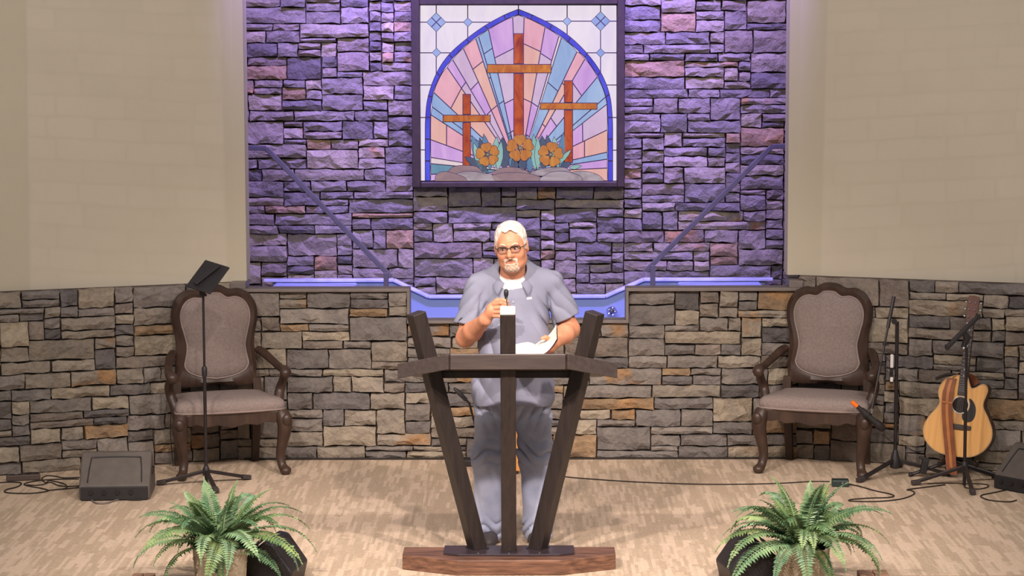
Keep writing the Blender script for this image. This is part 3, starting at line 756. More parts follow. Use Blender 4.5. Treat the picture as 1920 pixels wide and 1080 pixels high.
ch.location = (-1.885, 2.215, 0); ch.rotation_euler = (0, 0, math.radians(19)); ch.scale = (1.12, 1, 1)
copy_thing(ch, (1.952, 2.235, 0), math.radians(-19), 'carved dark wood arm chair with grey padding beside the boom microphone stand')
# ------------------------------------------------------------------ tripod stands
def tripod(t, hub, r_, azs, leg=.012, foot=.017):
    for a in azs:
        e = Vector((r_*math.cos(a), r_*math.sin(a), .014)); d = Vector((math.cos(a), math.sin(a), 0))
        mb = MB(); mb.bar(Vector((d.x*.015, d.y*.015, hub)), e, leg*2, leg*1.7); lg = mb.build('leg', 'metal_dark', t, bevel=.003)
        mb = MB(); mb.bar(e-d*.05+Vector((0, 0, .010)), e+d*.008+Vector((0, 0, .001)), foot*2, foot*1.6); mb.build('rubber_foot', 'rubber', lg, bevel=.004)
# left: tablet stand
b_ = G(387, 909)
ts = thing('tablet_stand', 'slim black tripod stand holding a tablet in front of the arm chair', 'stand', b_)
def az(px, py): q = G(px, py)-b_; return math.atan2(q.y, q.x)
tripod(ts, .085, .30, [az(297, 910), az(462, 900), az(402, 922)])
tp = P(388, 548, b_.y)-b_
mb = MB(); mb.tube([(0, 0, .0), (0, 0, .72)], .0105, 10); mb.build('lower_pole', 'metal_dark', ts, True)
mb = MB(); mb.tube([(0, 0, .70), (0, 0, tp.z)], .0075, 10); mb.build('upper_pole', 'metal_dark', ts, True)
mb = MB(); mb.lathe([(0, .06), (.022, .06), (.022, .1), (.014, .12), (0, .12)], 12); mb.build('hub', 'plastic', ts, True)
mb = MB(); mb.lathe([(0, .68), (.015, .68), (.017, .70), (.017, .735), (.012, .745), (0, .745)], 12); mb.build('clutch', 'plastic', ts, True)
# tablet frame leans back, turned
tc_ = P(389, 517, b_.y-.02)-b_
TR = Matrix.Rotation(math.radians(-8), 3, 'Z') @ Matrix.Rotation(math.radians(-48), 3, 'X') @ Matrix.Rotation(math.radians(20), 3, 'Y')
hold = MB(); hold.box((0, 0, 0), (.03, .012, .2), TR @ Matrix.Rotation(.3, 3, 'Y')); hold.xf(Matrix.Translation(tc_+TR @ Vector((0, -.014, 0)))); hold.build('bracket', 'plastic', ts, bevel=.003)
mb = MB(); mb.box((0, 0, 0), (.045, .03, .05)); mb.xf(Matrix.Translation((0, -.0, tp.z-.0))); mb.build('swivel', 'plastic', ts, bevel=.006)
mb = MB(); mb.tube([(0, 0, tp.z), tc_+TR @ Vector((0, -.012, 0))], .012, 8); mb.build('swivel_arm', 'plastic', ts, True)
mb = MB(); mb.tube([(.03, -.02, tp.z+.0), (.02, -.02, tp.z)], .008, 8); mb.build('knob', 'chrome', ts, True)
tab = thing('tablet', 'black tablet tilted on the slim stand with its back to the viewer', 'tablet', b_+tc_+TR @ Vector((0, .012, 0)))
mb = MB(); mb.box((0, 0, 0), (.178, .012, .235), TR); mb.build('case', 'plastic', tab, bevel=.004)
mb = MB(); mb.box(TR @ Vector((0, .0065, 0)), (.16, .002, .215), TR); mb.build('screen', pm('dark_screen', RGB(24, 24, 30), .15), tab)
# right: stand with a tilted empty holder, in front of the guitar
b2 = G(1808, 910)
hs = thing('tablet_stand', 'black tripod stand with an empty tilted bracket in front of the guitar', 'stand', b2)
def az2(b, px, py): q = G(px, py)-b; return math.atan2(q.y, q.x)
tripod(hs, .115, .32, [az2(b2, 1716, 910), az2(b2, 1822, 926), az2(b2, 1893, 895)])
t2 = P(1806, 652, b2.y)-b2
mb = MB(); mb.tube([(0, 0, 0), (0, 0, t2.z*.62)], .0105, 10); mb.build('lower_pole', 'metal_dark', hs, True)
mb = MB(); mb.tube([(0, 0, t2.z*.6), (0, 0, t2.z)], .0085, 10); mb.build('upper_pole', 'metal_dark', hs, True)
mb = MB(); mb.lathe([(0, .085), (.022, .085), (.022, .13), (.014, .15), (0, .15)], 12); mb.build('hub', 'plastic', hs, True)
a_, c_ = P(1776, 651, b2.y)-b2, P(1834, 593, b2.y)-b2; dd = (c_-a_).normalized()
mb = MB(); mb.bar(a_, c_, .05, .022); hb = mb.build('bracket', 'plastic', hs, bevel=.004)
for e in (a_, c_):
    mb = MB(); mb.bar(e+Vector((0, -.03, 0)), e+Vector((0, .03, 0)), .02, .03); mb.build('claw', 'plastic', hb, bevel=.003)
m_ = a_.lerp(c_, .5)
mb = MB(); mb.tube([m_, m_+Vector((.03, 0, -.035)), t2+Vector((0, 0, .0))], [.02, .024, .016], 8); mb.build('swivel', 'plastic', hs, True)
mb = MB(); mb.ell(t2+Vector((0, -.016, 0)), .011, 10, 8); mb.build('knob', 'chrome', hs, True)
# right: boom microphone stand
b3 = G(1678, 893)
bs = thing('boom_stand', 'tall black boom stand with its boom folded down between arm chair and guitar', 'stand', b3)
tripod(bs, .105, .34, [az2(b3, 1606, 906), az2(b3, 1748, 893), az2(b3, 1690, 872)])
t3 = P(1677, 603, b3.y)-b3
mb = MB(); mb.tube([(0, 0, .05), (0, 0, t3.z)], .012, 10); mb.build('pole', 'metal_dark', bs, True)
mb = MB(); mb.lathe([(0, .055), (.03, .055), (.034, .075), (.03, .11), (.016, .16), (.013, .17), (0, .17)], 14); mb.build('hub', 'plastic', bs, True)
mb = MB(); mb.lathe([(0, -.02), (.016, -.02), (.018, .0), (.016, .022), (0, .022)], 12, t3, Matrix.Rotation(PI/2, 3, 'X')); mb.build('boom_clutch', 'plastic', bs, True)
o3 = Vector((0, -.028, 0))
ba, bb = P(1675, 555, b3.y+.02)-b3+o3, P(1635, 766, 1.80)-b3
mb = MB(); mb.tube([ba, ba.lerp(bb, .28)], .0115, 8); boom = mb.build('boom_counterweight', 'metal_dark', bs, True)
mb = MB(); mb.tube([ba.lerp(bb, .26), bb], .007, 8); mb.build('boom', 'metal_dark', bs, True)
for k, f_ in enumerate((.42, .6)):
    p_ = ba.lerp(bb, f_); mb = MB(); mb.lathe([(0, -.012), (.013, -.012), (.014, .0), (.013, .012), (0, .012)], 10, p_, Matrix.Rotation(.2, 3, 'Y')); mb.tube([p_, p_+Vector((.022, -.01, -.006+.0*k))], .007, 6); mb.build('cable_clip', 'plastic', bs, True)
p_ = ba.lerp(bb, .60); mb = MB(); mb.tube([p_, p_+Vector((.04, -.01, -.025)), p_+Vector((.085, .02, -.035))], .006, 6, 3); mb.build('clip_lever', 'plastic', bs, True)
mb = MB(); mb.tube([bb, bb+Vector((-.004, 0, -.03))], .009, 8); mb.build('thread_end', 'chrome', bs, True)
p_ = P(1671, 693, b3.y)-b3; 
mb = MB(); mb.box((p_.x, -.012, p_.z), (.022, .012, .17)); rm = mb.build('pick_holder', 'plastic', bs, bevel=.003)
for dz, hh in ((.045, .09), (-.07, .03)):
    mb = MB(); mb.box((p_.x, -.022, p_.z+dz+.01), (.02, .014, hh)); mb.build('pick_row', 'white', rm, bevel=.005)
# microphone with orange band in the clip at the boom end
ma, mc = P(1597, 753, 1.80), P(1660, 808, 1.80)
mic = thing('microphone', 'black handheld microphone with an orange end hanging from the boom stand', 'microphone', ma)
md = (mc-ma); u_ = md.normalized()
mb = MB(); mb.tube([u_*.0, u_*.045], [.013, .0135], 10); mb.build('end_cap', 'orange', mic, True)['label'] = 'orange end cap'
mb = MB(); mb.tube([u_*.045, u_*.12, u_*.20], [.0135, .0155, .018], 12); mb.build('body', 'plastic', mic, True)
mb = MB(); mb.tube([u_*.2, u_*.205, u_*.225, u_*.25, u_*.268, u_*.275], [.018, .024, .027, .026, .018, .006], 14); mb.build('grille', 'metal_dark', mic, True)
mb = MB(); mb.tube([u_*.08, u_*.13], [.02, .022], 10); mb.build('clip', 'plastic', mic, True)
# boom microphone partly hidden behind the person
b5 = Vector((-.22, .95, 0))
ms = thing('boom_stand', 'short black boom stand half hidden behind the standing man', 'stand', b5)
tripod(ms, .07, .20, [.35, 1.7, 5.3])
mb = MB(); mb.tube([(0, 0, .03), (0, 0, .42)], .01, 8); mb.build('pole', 'metal_dark', ms, True)
mb = MB(); mb.lathe([(0, .03), (.025, .03), (.028, .06), (.014, .1), (0, .1)], 12); mb.build('hub', 'plastic', ms, True)
e1, e2 = P(851, 727, .9)-b5, P(880, 756, .9)-b5
mb = MB(); mb.tube([(0, 0, .42), e2, e1.lerp(e2, .5)], .007, 8); mb.build('boom', 'metal_dark', ms, True)
mb = MB(); mb.tube([e1, e1.lerp(e2, .25), e1.lerp(e2, .8)], [.006, .014, .012], 10); mb.build('clip', 'plastic', ms, True)
# cajon drum behind the person
q0, q1 = G(894, 890), G(976, 890)
cj = thing('box_drum', 'honey coloured wooden box drum standing behind the man', 'drum', ((q0.x+q1.x)/2, q0.y+.15, 0))
wj = q1.x-q0.x
mb = MB(); mb.box((0, 0, .255), (wj, .30, .47)); mb.build('shell', pm('honey_wood', RGB(214, 150, 84), .45, c2=RGB(192, 128, 66), scale=6, stretch=(6, 6, .7)), cj, bevel=.008)
for sx in (-1, 1):
    for sy in (-1, 1):
        mb = MB(); mb.lathe([(0, 0), (.016, 0), (.018, .02), (0, .02)], 10, (sx*(wj/2-.03), sy*.12, 0)); mb.build('foot', 'rubber', cj)
mb = MB(); mb.lathe([(0, 0), (.055, 0), (.055, .004), (0, .004)], 20, (0, .15, .27), Matrix.Rotation(-PI/2, 3, 'X')); mb.build('sound_hole', 'plastic', cj)
# pedal-like black box left of the drum
q = G(874, 872)
db = thing('effects_pedal', 'small dark effects pedal on the carpet behind the lectern', 'pedal', q)
mb = MB(); mb.box((0, 0, .022), (.1, .13, .036), taper=(.94, .94)); mb.build('body', 'metal_dark', db, bevel=.004)
mb = MB(); mb.box((0, -.03, .044), (.07, .05, .012), (.15, 0, 0)); mb.build('switch', 'plastic', db, bevel=.003)
# ------------------------------------------------------------------ guitar
gb = G(1787, 893); gb.y -= .05
gt = thing('acoustic_guitar', 'natural top acoustic guitar with brown strap leaning on its stand', 'guitar', (0, 0, 0))
# local frame: x across, z along neck, y thickness; origin at the body bottom
GR = Matrix.Rotation(math.radians(-4), 3, 'Y')
GT = Matrix.Translation(Vector((gb.x+.0, gb.y+.02, .135))) @ (Matrix.Rotation(math.radians(-24), 3, 'Z') @ Matrix.Rotation(math.radians(4.2), 3, 'Y') @ Matrix.Rotation(math.radians(-8), 3, 'X')).to_4x4()
gt.matrix_world = GT
body_pts = [(0, 0), (.09, .008), (.16, .05), (.2, .12), (.198, .19), (.165, .26), (.135, .31), (.130, .345), (.140, .385), (.146, .42), (.134, .448), (.108, .45), (.078, .428), (.05, .42), (.034, .45), (.02, .485), (0, .49), (-.05, .485), (-.105, .455), (-.135, .405), (-.135, .355), (-.122, .315), (-.14, .27), (-.175, .22), (-.2, .15), (-.19, .09), (-.15, .04), (-.09, .008)]
bo_ = [(p.x*1.08, p.y*1.04) for p in cat_rom([(a, b, 0) for a, b in body_pts], 3, True)]
M['spruce'] = pm('spruce_top', RGB(226, 172, 104), .4, c2=RGB(214, 158, 92), scale=6, stretch=(10, 10, .4))
M['mahog'] = pm('dark_side_wood', RGB(74, 48, 36), .4)
M['fret'] = pm('fretboard_wood', RGB(70, 54, 46), .5)
M['strap'] = pm('tan_leather', RGB(138, 78, 44), .55, c2=RGB(118, 64, 36))
mb = MB(); mb.prism(bo_, .0, .118); mb.build('body', 'mahog', gt, True, 40)
mb = MB(); mb.prism([(x*.985, .24+(z-.24)*.985) for x, z in bo_], -.003, .001); tpw = mb.build('soundboard', 'spruce', gt)
mb = MB(); mb.tube([Vector((x, -.0, z)) for x, z in bo_], .004, 6, closed=True); mb.build('binding', pm('binding', RGB(196, 160, 120), .4), gt, True)
mb = MB(); mb.lathe([(.0, .0), (.05, 0), (.05, .001), (0, .001)], 28, (0, -.0045, .325), Matrix.Rotation(PI/2, 3, 'X')); mb.build('sound_hole', pm('sound_hole_dark', RGB(40, 24, 16), .8), tpw)
ring_ = [(.056*math.cos(k*PI/16), .325+.056*math.sin(k*PI/16)) for k in range(32)]
ri = [(.050*math.cos(k*PI/16), .325+.050*math.sin(k*PI/16)) for k in range(32)]
mb = MB(); mb.ringprism(ring_, ri, -.006, -.003); mb.build('rosette', 'white', tpw)
pg_ = [(.02, .278), (.045, .285), (.057, .31), (.059, .34), (.05, .372), (.075, .36), (.098, .32), (.1, .27), (.085, .235), (.05, .222), (.022, .24)]
mb = MB(); mb.prism([(p.x, p.y) for p in cat_rom([(a, b, 0) for a, b in pg_], 3, True)], -.0055, -.003); mb.build('pickguard', 'plastic', tpw)
mb = MB(); mb.prism([(-.085, .175), (-.085, .2), (-.04, .203), (.04, .203), (.085, .2), (.085, .175), (.03, .168), (-.03, .168)], -.012, -.003); mb.build('bridge', 'fret', tpw, bevel=.003)
mb = MB(); mb.prism([(-.027, .385), (.027, .385), (.022, .84), (-.022, .84)], -.012, .018); nk = mb.build('neck', 'fret', gt, bevel=.003)
for k in range(19):
    z = .84-.64*(1-2**(-(k+1)/12)); mb = MB(); mb.box((0, -.0125, z), (.046, .002, .0025)); mb.build('fret', 'chrome', nk)
for z in (.80-.0, .735, .70, .655, .60, .55, .51):
    mb = MB(); mb.lathe([(0, 0), (.004, 0), (.004, .001), (0, .001)], 8, (0, -.0125, z), Matrix.Rotation(PI/2, 3, 'X')); mb.build('inlay', 'white', nk)
hd = [(-.026, .84), (.026, .84), (.034, .87), (.037, 1.0), (.03, 1.015), (0, 1.02), (-.03, 1.015), (-.037, 1.0), (-.034, .87)]
mb = MB(); mb.prism(hd, -.006, .014); hdo = mb.build('headstock', pm('headstock_wood', RGB(110, 76, 66), .4), gt, bevel=.003)
mb = MB(); mb.box((0, -.012, .842), (.046, .008, .006)); mb.build('nut', 'white', gt)
for s_ in (-1, 1):
    for z in (.885, .93, .975):
        mb = MB(); mb.lathe([(0, 0), (.005, 0), (.004, .012), (0, .012)], 8, (s_*.018, -.006, z), Matrix.Rotation(PI/2, 3, 'X')); mb.ell((s_*.047, .006, z), (.009, .005, .007), 8, 6); mb.tube([(s_*.035, .006, z), (s_*.047, .006, z)], .003, 6); mb.build('tuner', 'chrome', hdo, True)
for k in range(6):
    x = (k-2.5)*.0075; mb = MB(); mb.tube([(x, -.014, .185), (x*.8, -.0165, .842), (x*1.1, -.012, .88)], .0007, 4); mb.build('string', 'chrome', gt)
# strap hanging over the front
sp_ = [(-.072, -.012, .485), (-.082, -.03, .40), (-.074, -.034, .28), (-.048, -.032, .14), (-.022, -.03, .02), (-.006, -.03, -.06), (.006, -.03, -.115)]
mb = MB(); pts = cat_rom(sp_, 5); rings = []
for i, p in enumerate(pts):
    wd = .034 if i > 4 else .03
    rings.append([p+Vector((-wd, 0, 0)), p+Vector((wd, 0, 0)), p+Vector((wd, .005, 0)), p+Vector((-wd, .005, 0))])
mb.loft(rings); st = mb.build('strap', 'strap', gt, True, 30)
mb = MB(); rings = []
for i, p in enumerate(pts[1:-4]): rings.append([p+Vector((-.009, -.002, 0)), p+Vector((.009, -.002, 0)), p+Vector((.009, .002, 0)), p+Vector((-.009, .002, 0))])
mb.loft(rings); mb.build('strap_stripe', pm('ochre_stripe', RGB(186, 118, 60), .5), st)
p_ = pts[8]; mb = MB(); mb.box(p_+Vector((0, -.003, 0)), (.07, .006, .012)); mb.build('strap_keeper', pm('ochre_keeper', RGB(178, 110, 56), .5), st)
mb = MB(); rings = []
sp2 = cat_rom([(-.072, -.012, .485), (-.05, .05, .51), (.02, .09, .50), (.06, .10, .46)], 4)
for p in sp2: rings.append([p+Vector((-.02, 0, -.02)), p+Vector((.02, 0, .02)), p+Vector((.02, .004, .02)), p+Vector((-.02, .004, -.02))])
mb.loft(rings); mb.build('strap_end', 'strap', st, True)
# guitar stand
gs = thing('guitar_stand', 'low black folding stand cradling the guitar', 'stand', (gb.x, gb.y+.05, 0))
for a in (PI*1.02, -.12, PI/2): 
    e = Vector((.27*math.cos(a), .2*math.sin(a), .014)); mb = MB(); mb.tube([(0, .02, .1), e], .011, 8); mb.ell(e, .016, 8, 6); mb.build('leg', 'metal_dark', gs, True)
for s_ in (-1, 1):
    mb = MB(); mb.tube([(0, .02, .12), (s_*.07, -.04, .115), (s_*.11, -.1, .105), (s_*.115, -.17, .095), (s_*.115, -.185, .13)], .01, 8, 4); mb.build('cradle_arm', 'metal_dark', gs, True)
mb = MB(); mb.tube([(0, .03, .1), (.0, .06, .3), (.01, .10, .62)], .011, 8); mb.build('back_post', 'metal_dark', gs, True)
mb = MB(); mb.tube([(-.11, .03, .62), (-.02, .10, .635), (.07, .09, .62), (.09, .03, .61)], .011, 8, 4); mb.build('neck_yoke', 'rubber', gs, True)
mb = MB(); mb.box((-.19, -.04, .07), (.04, .04, .09), (0, .2, 0)); mb.box((-.19, -.04, .12), (.065, .035, .02), (0, .35, 0)); mb.build('lock', 'plastic', gs, bevel=.006)
# ------------------------------------------------------------------ floor monitors
def make_monitor(name, label, loc, rz, W=.425, front=False, body='plastic_grey', group='wedge floor monitors'):
    t = thing(name, label, 'speaker', loc, rz, group)
    prof = [(0, 0), (-.01, .085), (.17, .262), (.20, .268), (.37, .1), (.37, 0)]
    if front: prof = [(.07, 0), (0, .30), (.10, .44), (.15, .45), (.5, .15), (.5, 0)]
    mb = MB()
    mb.loft([[Vector((x*sc, y, z)) for y, z in prof] for x, sc in ((-W/2, 1), (W/2, 1))]); mb.build('cabinet', body, t, bevel=.012)
    if front:
        mb = MB(); mb.box((0, .338, .312), (W*.9, .014, .34), (math.radians(49.5), 0, 0)); mb.build('grille', 'metal_dark', t, bevel=.003)
        for s_ in (-1, 1):
            mb = MB(); mb.box((s_*(W/2), .2, .2), (.01, .16, .1), (.5, 0, 0)); mb.build('side_panel', 'plastic_grey', t, bevel=.004)
            mb = MB(); mb.tube([(s_*(W/2+.004), .14, .18), (s_*(W/2+.02), .16, .2), (s_*(W/2+.02), .22, .26), (s_*(W/2+.004), .24, .28)], .008, 6); mb.build('side_handle', 'metal_dark', t, True)
        return t
    e = Vector((0, .18, .177)).normalized(); n = Vector((0, -e.z, e.y))
    c0 = Vector((0, -.01, .085))
    # recess panel on the slope
    def q(u, v, off=.0): return c0+Vector((u, 0, 0))+e*v+n*off
    mb = MB(); hw = .15
    pts = cat_rom([q(-hw-.012, .03, .004), q(-hw, .19, .004), q(-hw+.03, .215, .004), q(hw-.03, .215, .004), q(hw, .19, .004), q(hw+.012, .03, .004)], 3)
    mb.tube(pts, .0035, 6); mb.build('panel_groove', 'plastic', t, True)
    mb = MB(); mb.box((0, -.012, .045), (W*.94, .02, .08)); ip = mb.build('connector_panel', 'plastic', t, bevel=.003)
    for k, x in enumerate((-.14, -.06, .02, .1)):
        mb = MB(); mb.lathe([(0, 0), (.014, 0), (.013, .008), (0, .008)], 10, (x, -.022, .05), Matrix.Rotation(PI/2, 3, 'X')); mb.build('socket', 'metal_dark', ip)
    mb = MB(); mb.box((0, .287, .186), (W*.9, .012, .20), (math.radians(45), 0, 0)); mb.build('grille', 'metal_dark', t, bevel=.003)
    for s_ in (-1, 1):
        mb = MB(); mb.box((s_*(W/2+.004), .18, .15), (.012, .1, .035)); mb.build('side_handle', 'plastic', t, bevel=.004)
    return t
q = G(214, 939)
mon = make_monitor('floor_monitor', 'charcoal wedge floor monitor on the carpet left of the tablet stand', (q.x, q.y+.02, 0), math.radians(4))
q = G(1925, 930)
m2 = copy_thing(mon, (q.x-.01, q.y+.10, 0), math.radians(-52), 'charcoal wedge floor monitor cut off beside the guitar', 'wedge floor monitors')
vL, vR = P(574, 1050, -1.0), P(1344, 1036, -1.0)
fm = make_monitor('floor_monitor', 'black wedge floor monitor half hidden by the fern nearest the tablet stand', (vL.x-.03, -.99, -.20), math.radians(80), .30, True, 'plastic')
copy_thing(fm, (vR.x+.03, -.99, -.20), math.radians(-80), 'black wedge floor monitor half hidden by the fern nearest the guitar', 'wedge floor monitors')
# ------------------------------------------------------------------ the standing man (distance fields -> one smooth skin)
class Vox:
    def __init__(s, lo, hi, h):
        s.lo = np.array(lo, float); s.h = h; s.n = np.ceil((np.array(hi)-s.lo)/h).astype(int)+1
        s.ax = [s.lo[i]+h*np.arange(s.n[i]) for i in range(3)]; s.d = np.full(s.n, .2, np.float32)
    def sl(s, lo, hi):
        a = np.clip(np.floor((np.array(lo)-s.lo)/s.h).astype(int), 0, s.n); b = np.clip(np.ceil((np.array(hi)-s.lo)/s.h).astype(int)+1, 0, s.n)
        return tuple(slice(int(i), int(j)) for i, j in zip(a, b))
    def pts(s, q):
        return (s.ax[0][q[0]][:, None, None], s.ax[1][q[1]][None, :, None], s.ax[2][q[2]][None, None, :])
    def op(s, f, lo, hi, k=.0, mode='add'):
        q = s.sl(lo, hi)
        if any(i.stop <= i.start for i in q): return
        X, Y, Zz = s.pts(q); b = f(X, Y, Zz).astype(np.float32); a = s.d[q]
        if mode == 'add':
            if k > 0: h = np.clip(.5+.5*(b-a)/k, 0, 1); r_ = b*(1-h)+a*h-k*h*(1-h)
            else: r_ = np.minimum(a, b)
        elif mode == 'sub':
            b = -b
            if k > 0: h = np.clip(.5-.5*(b-a)/k, 0, 1); r_ = b*(1-h)+a*h+k*h*(1-h)
            else: r_ = np.maximum(a, b)
        else: r_ = np.maximum(a, b)
        s.d[q] = r_
    def cone(s, a, b, r1, r2, k=.02, mode='add', R=None, c=None):
        a, b = np.array(a, float), np.array(b, float); m = max(r1, r2)+.05
        ba = b-a; l2 = float(ba@ba)
        def f(X, Y, Zz):
            t = np.clip(((X-a[0])*ba[0]+(Y-a[1])*ba[1]+(Zz-a[2])*ba[2])/l2, 0, 1)
            return np.sqrt((X-a[0]-t*ba[0])**2+(Y-a[1]-t*ba[1])**2+(Zz-a[2]-t*ba[2])**2)-(r1+(r2-r1)*t)
        s.op(f, np.minimum(a, b)-m, np.maximum(a, b)+m, k, mode)
    def chain(s, pts, rs, k=.012):
        for i in range(len(pts)-1): s.cone(pts[i], pts[i+1], rs[i], rs[i+1], k)
    def ell(s, c, r, k=.02, mode='add', R=None):
        c, r = np.array(c, float), np.array(r, float); m = max(r)+.05
        def f(X, Y, Zz):
            x, y, z = X-c[0], Y-c[1], Zz-c[2]
            if R is not None: x, y, z = (R[0][i]*x+R[1][i]*y+R[2][i]*z for i in range(3))
            k0 = np.sqrt((x/r[0])**2+(y/r[1])**2+(z/r[2])**2); k1 = np.sqrt((x/r[0]**2)**2+(y/r[1]**2)**2+(z/r[2]**2)**2)+1e-9
            return k0*(k0-1)/k1
        s.op(f, c-m, c+m, k, mode)
    def disp(s, f):
        X, Y, Zz = s.pts(tuple(slice(0, n) for n in s.n)); s.d += f(X, Y, Zz).astype(np.float32)
    def front_y(s, x, z):
        i, k = int(round((x-s.lo[0])/s.h)), int(round((z-s.lo[2])/s.h)); col = s.d[i, :, k]; w_ = np.where(col < 0)[0]
        return s.ax[1][w_[0]] if len(w_) else 0
    def net(s):
        d = s.d; ins = d < 0; n = d.shape
        cnt = np.zeros((n[0]-1, n[1]-1, n[2]-1), np.uint8)
        offs = [(i, j, k) for i in (0, 1) for j in (0, 1) for k in (0, 1)]
        for i, j, k in offs: cnt += ins[i:n[0]-1+i, j:n[1]-1+j, k:n[2]-1+k]
        act = np.argwhere((cnt > 0) & (cnt < 8)); m = len(act)
        vals = np.stack([d[act[:, 0]+i, act[:, 1]+j, act[:, 2]+k] for i, j, k in offs], 1)
        acc = np.zeros((m, 3)); num = np.zeros(m)
        for a in range(8):
            for b in range(a+1, 8):
                oa, ob = np.array(offs[a]), np.array(offs[b])
                if np.abs(oa-ob).sum() != 1: continue
                va, vb = vals[:, a], vals[:, b]; cr = (va < 0) != (vb < 0)
                t = np.where(cr, va/(va-vb+1e-12), 0)
                acc += np.where(cr[:, None], oa+(ob-oa)*t[:, None], 0); num += cr
        V = s.lo+s.h*(act+acc/num[:, None])
        idx = np.full(cnt.shape, -1, np.int32); idx[act[:, 0], act[:, 1], act[:, 2]] = np.arange(m)
        quads = []
        for ax in range(3):
            sa = [slice(None)]*3; sb = [slice(None)]*3; sa[ax] = slice(0, -1); sb[ax] = slice(1, None)
            A, B = ins[tuple(sa)], ins[tuple(sb)]; e = np.argwhere(A != B)
            u, v = (ax+1) % 3, (ax+2) % 3
            e = e[(e[:, u] > 0) & (e[:, v] > 0) & (e[:, u] < n[u]-1) & (e[:, v] < n[v]-1)]
            fl_ = A[e[:, 0], e[:, 1], e[:, 2]]
            c = []
            for du, dv in ((-1, -1), (0, -1), (0, 0), (-1, 0)):
                q = e.copy(); q[:, u] += du; q[:, v] += dv; c.append(idx[q[:, 0], q[:, 1], q[:, 2]])
            Q = np.stack(c, 1); Q[~fl_] = Q[~fl_][:, ::-1]; quads.append(Q)
        return V, np.concatenate(quads)
def npmesh(name, V, Q, mat, parent, base, label=None, smooth_it=0):
    me = bpy.data.meshes.new(name); me.vertices.add(len(V)); me.vertices.foreach_set('co', (V-np.array(base)).astype(np.float32).ravel())
    me.loops.add(Q.size); me.loops.foreach_set('vertex_index', Q.astype(np.int32).ravel())
    me.polygons.add(len(Q)); me.polygons.foreach_set('loop_start', np.arange(0, Q.size, 4, dtype=np.int32)); me.polygons.foreach_set('loop_total', np.full(len(Q), 4, np.int32))
    me.update(calc_edges=True); me.validate(); me.polygons.foreach_set('use_smooth', [True]*len(me.polygons))
    for m in (mat if isinstance(mat, list) else [mat]): me.materials.append(M[m])
    o = bpy.data.objects.new(name, me); COL.objects.link(o)
    if parent is not None: o.parent = parent
    if smooth_it: md_ = o.modifiers.new('smooth', 'SMOOTH'); md_.iterations = smooth_it; md_.factor = .5
    if label: o['label'] = label
    return o
def skin_mat():
    t = NT('skin'); b = t.b; v = t.obj()
    f = t.noise(v, 22, 3); c = t.ramp(f, [(.3, RGB(196, 130, 98)), (.7, RGB(208, 146, 115))])
    t.l(c, b.inputs['Base Color']); b.inputs['Roughness'].default_value = .5; b.inputs['Subsurface Weight'].default_value = .08
    b.inputs['Subsurface Radius'].default_value = (.01, .004, .002); b.inputs['Specular IOR Level'].default_value = .35
    return t.m
M['skin'] = skin_mat()
M['lips'] = pm('lips', RGB(204, 130, 110), .5, c2=RGB(198, 124, 104))
M['hair'] = pm('white_hair', RGB(226, 218, 208), .7, c2=RGB(190, 180, 170), scale=60, stretch=(1, 1, .4), bump=.5, bscale=160)
M['beard'] = pm('white_beard', RGB(226, 200, 180), .8, c2=RGB(212, 174, 150), scale=90, bump=.4, bscale=220)
M['shirt'] = pm('blue_grey_cotton', RGB(130, 132, 150), .85, c2=RGB(122, 124, 143), scale=5, bump=.12, bscale=380)
M['tee'] = pm('white_cotton', RGB(238, 232, 230), .85)
M['denim'] = pm('faded_denim', RGB(168, 172, 192), .9, c2=RGB(130, 136, 160), scale=4.5, bump=.15, bscale=420)
M['shoe'] = pm('dark_shoe', RGB(66, 60, 62), .6)
M['glasses'] = pm('dark_glasses_frame', RGB(58, 40, 38), .35)
M['eyewhite'] = pm('eye_white', RGB(206, 190, 182), .3, c2=RGB(200, 184, 176)); M['iris'] = pm('iris', RGB(58, 52, 50), .2); M['button'] = pm('button', RGB(176, 176, 190), .4)
MX, MY = -.018, 0.0
BASE = (MX, MY, 0)
def W(x, y, z): return (MX+x, MY+y, z)
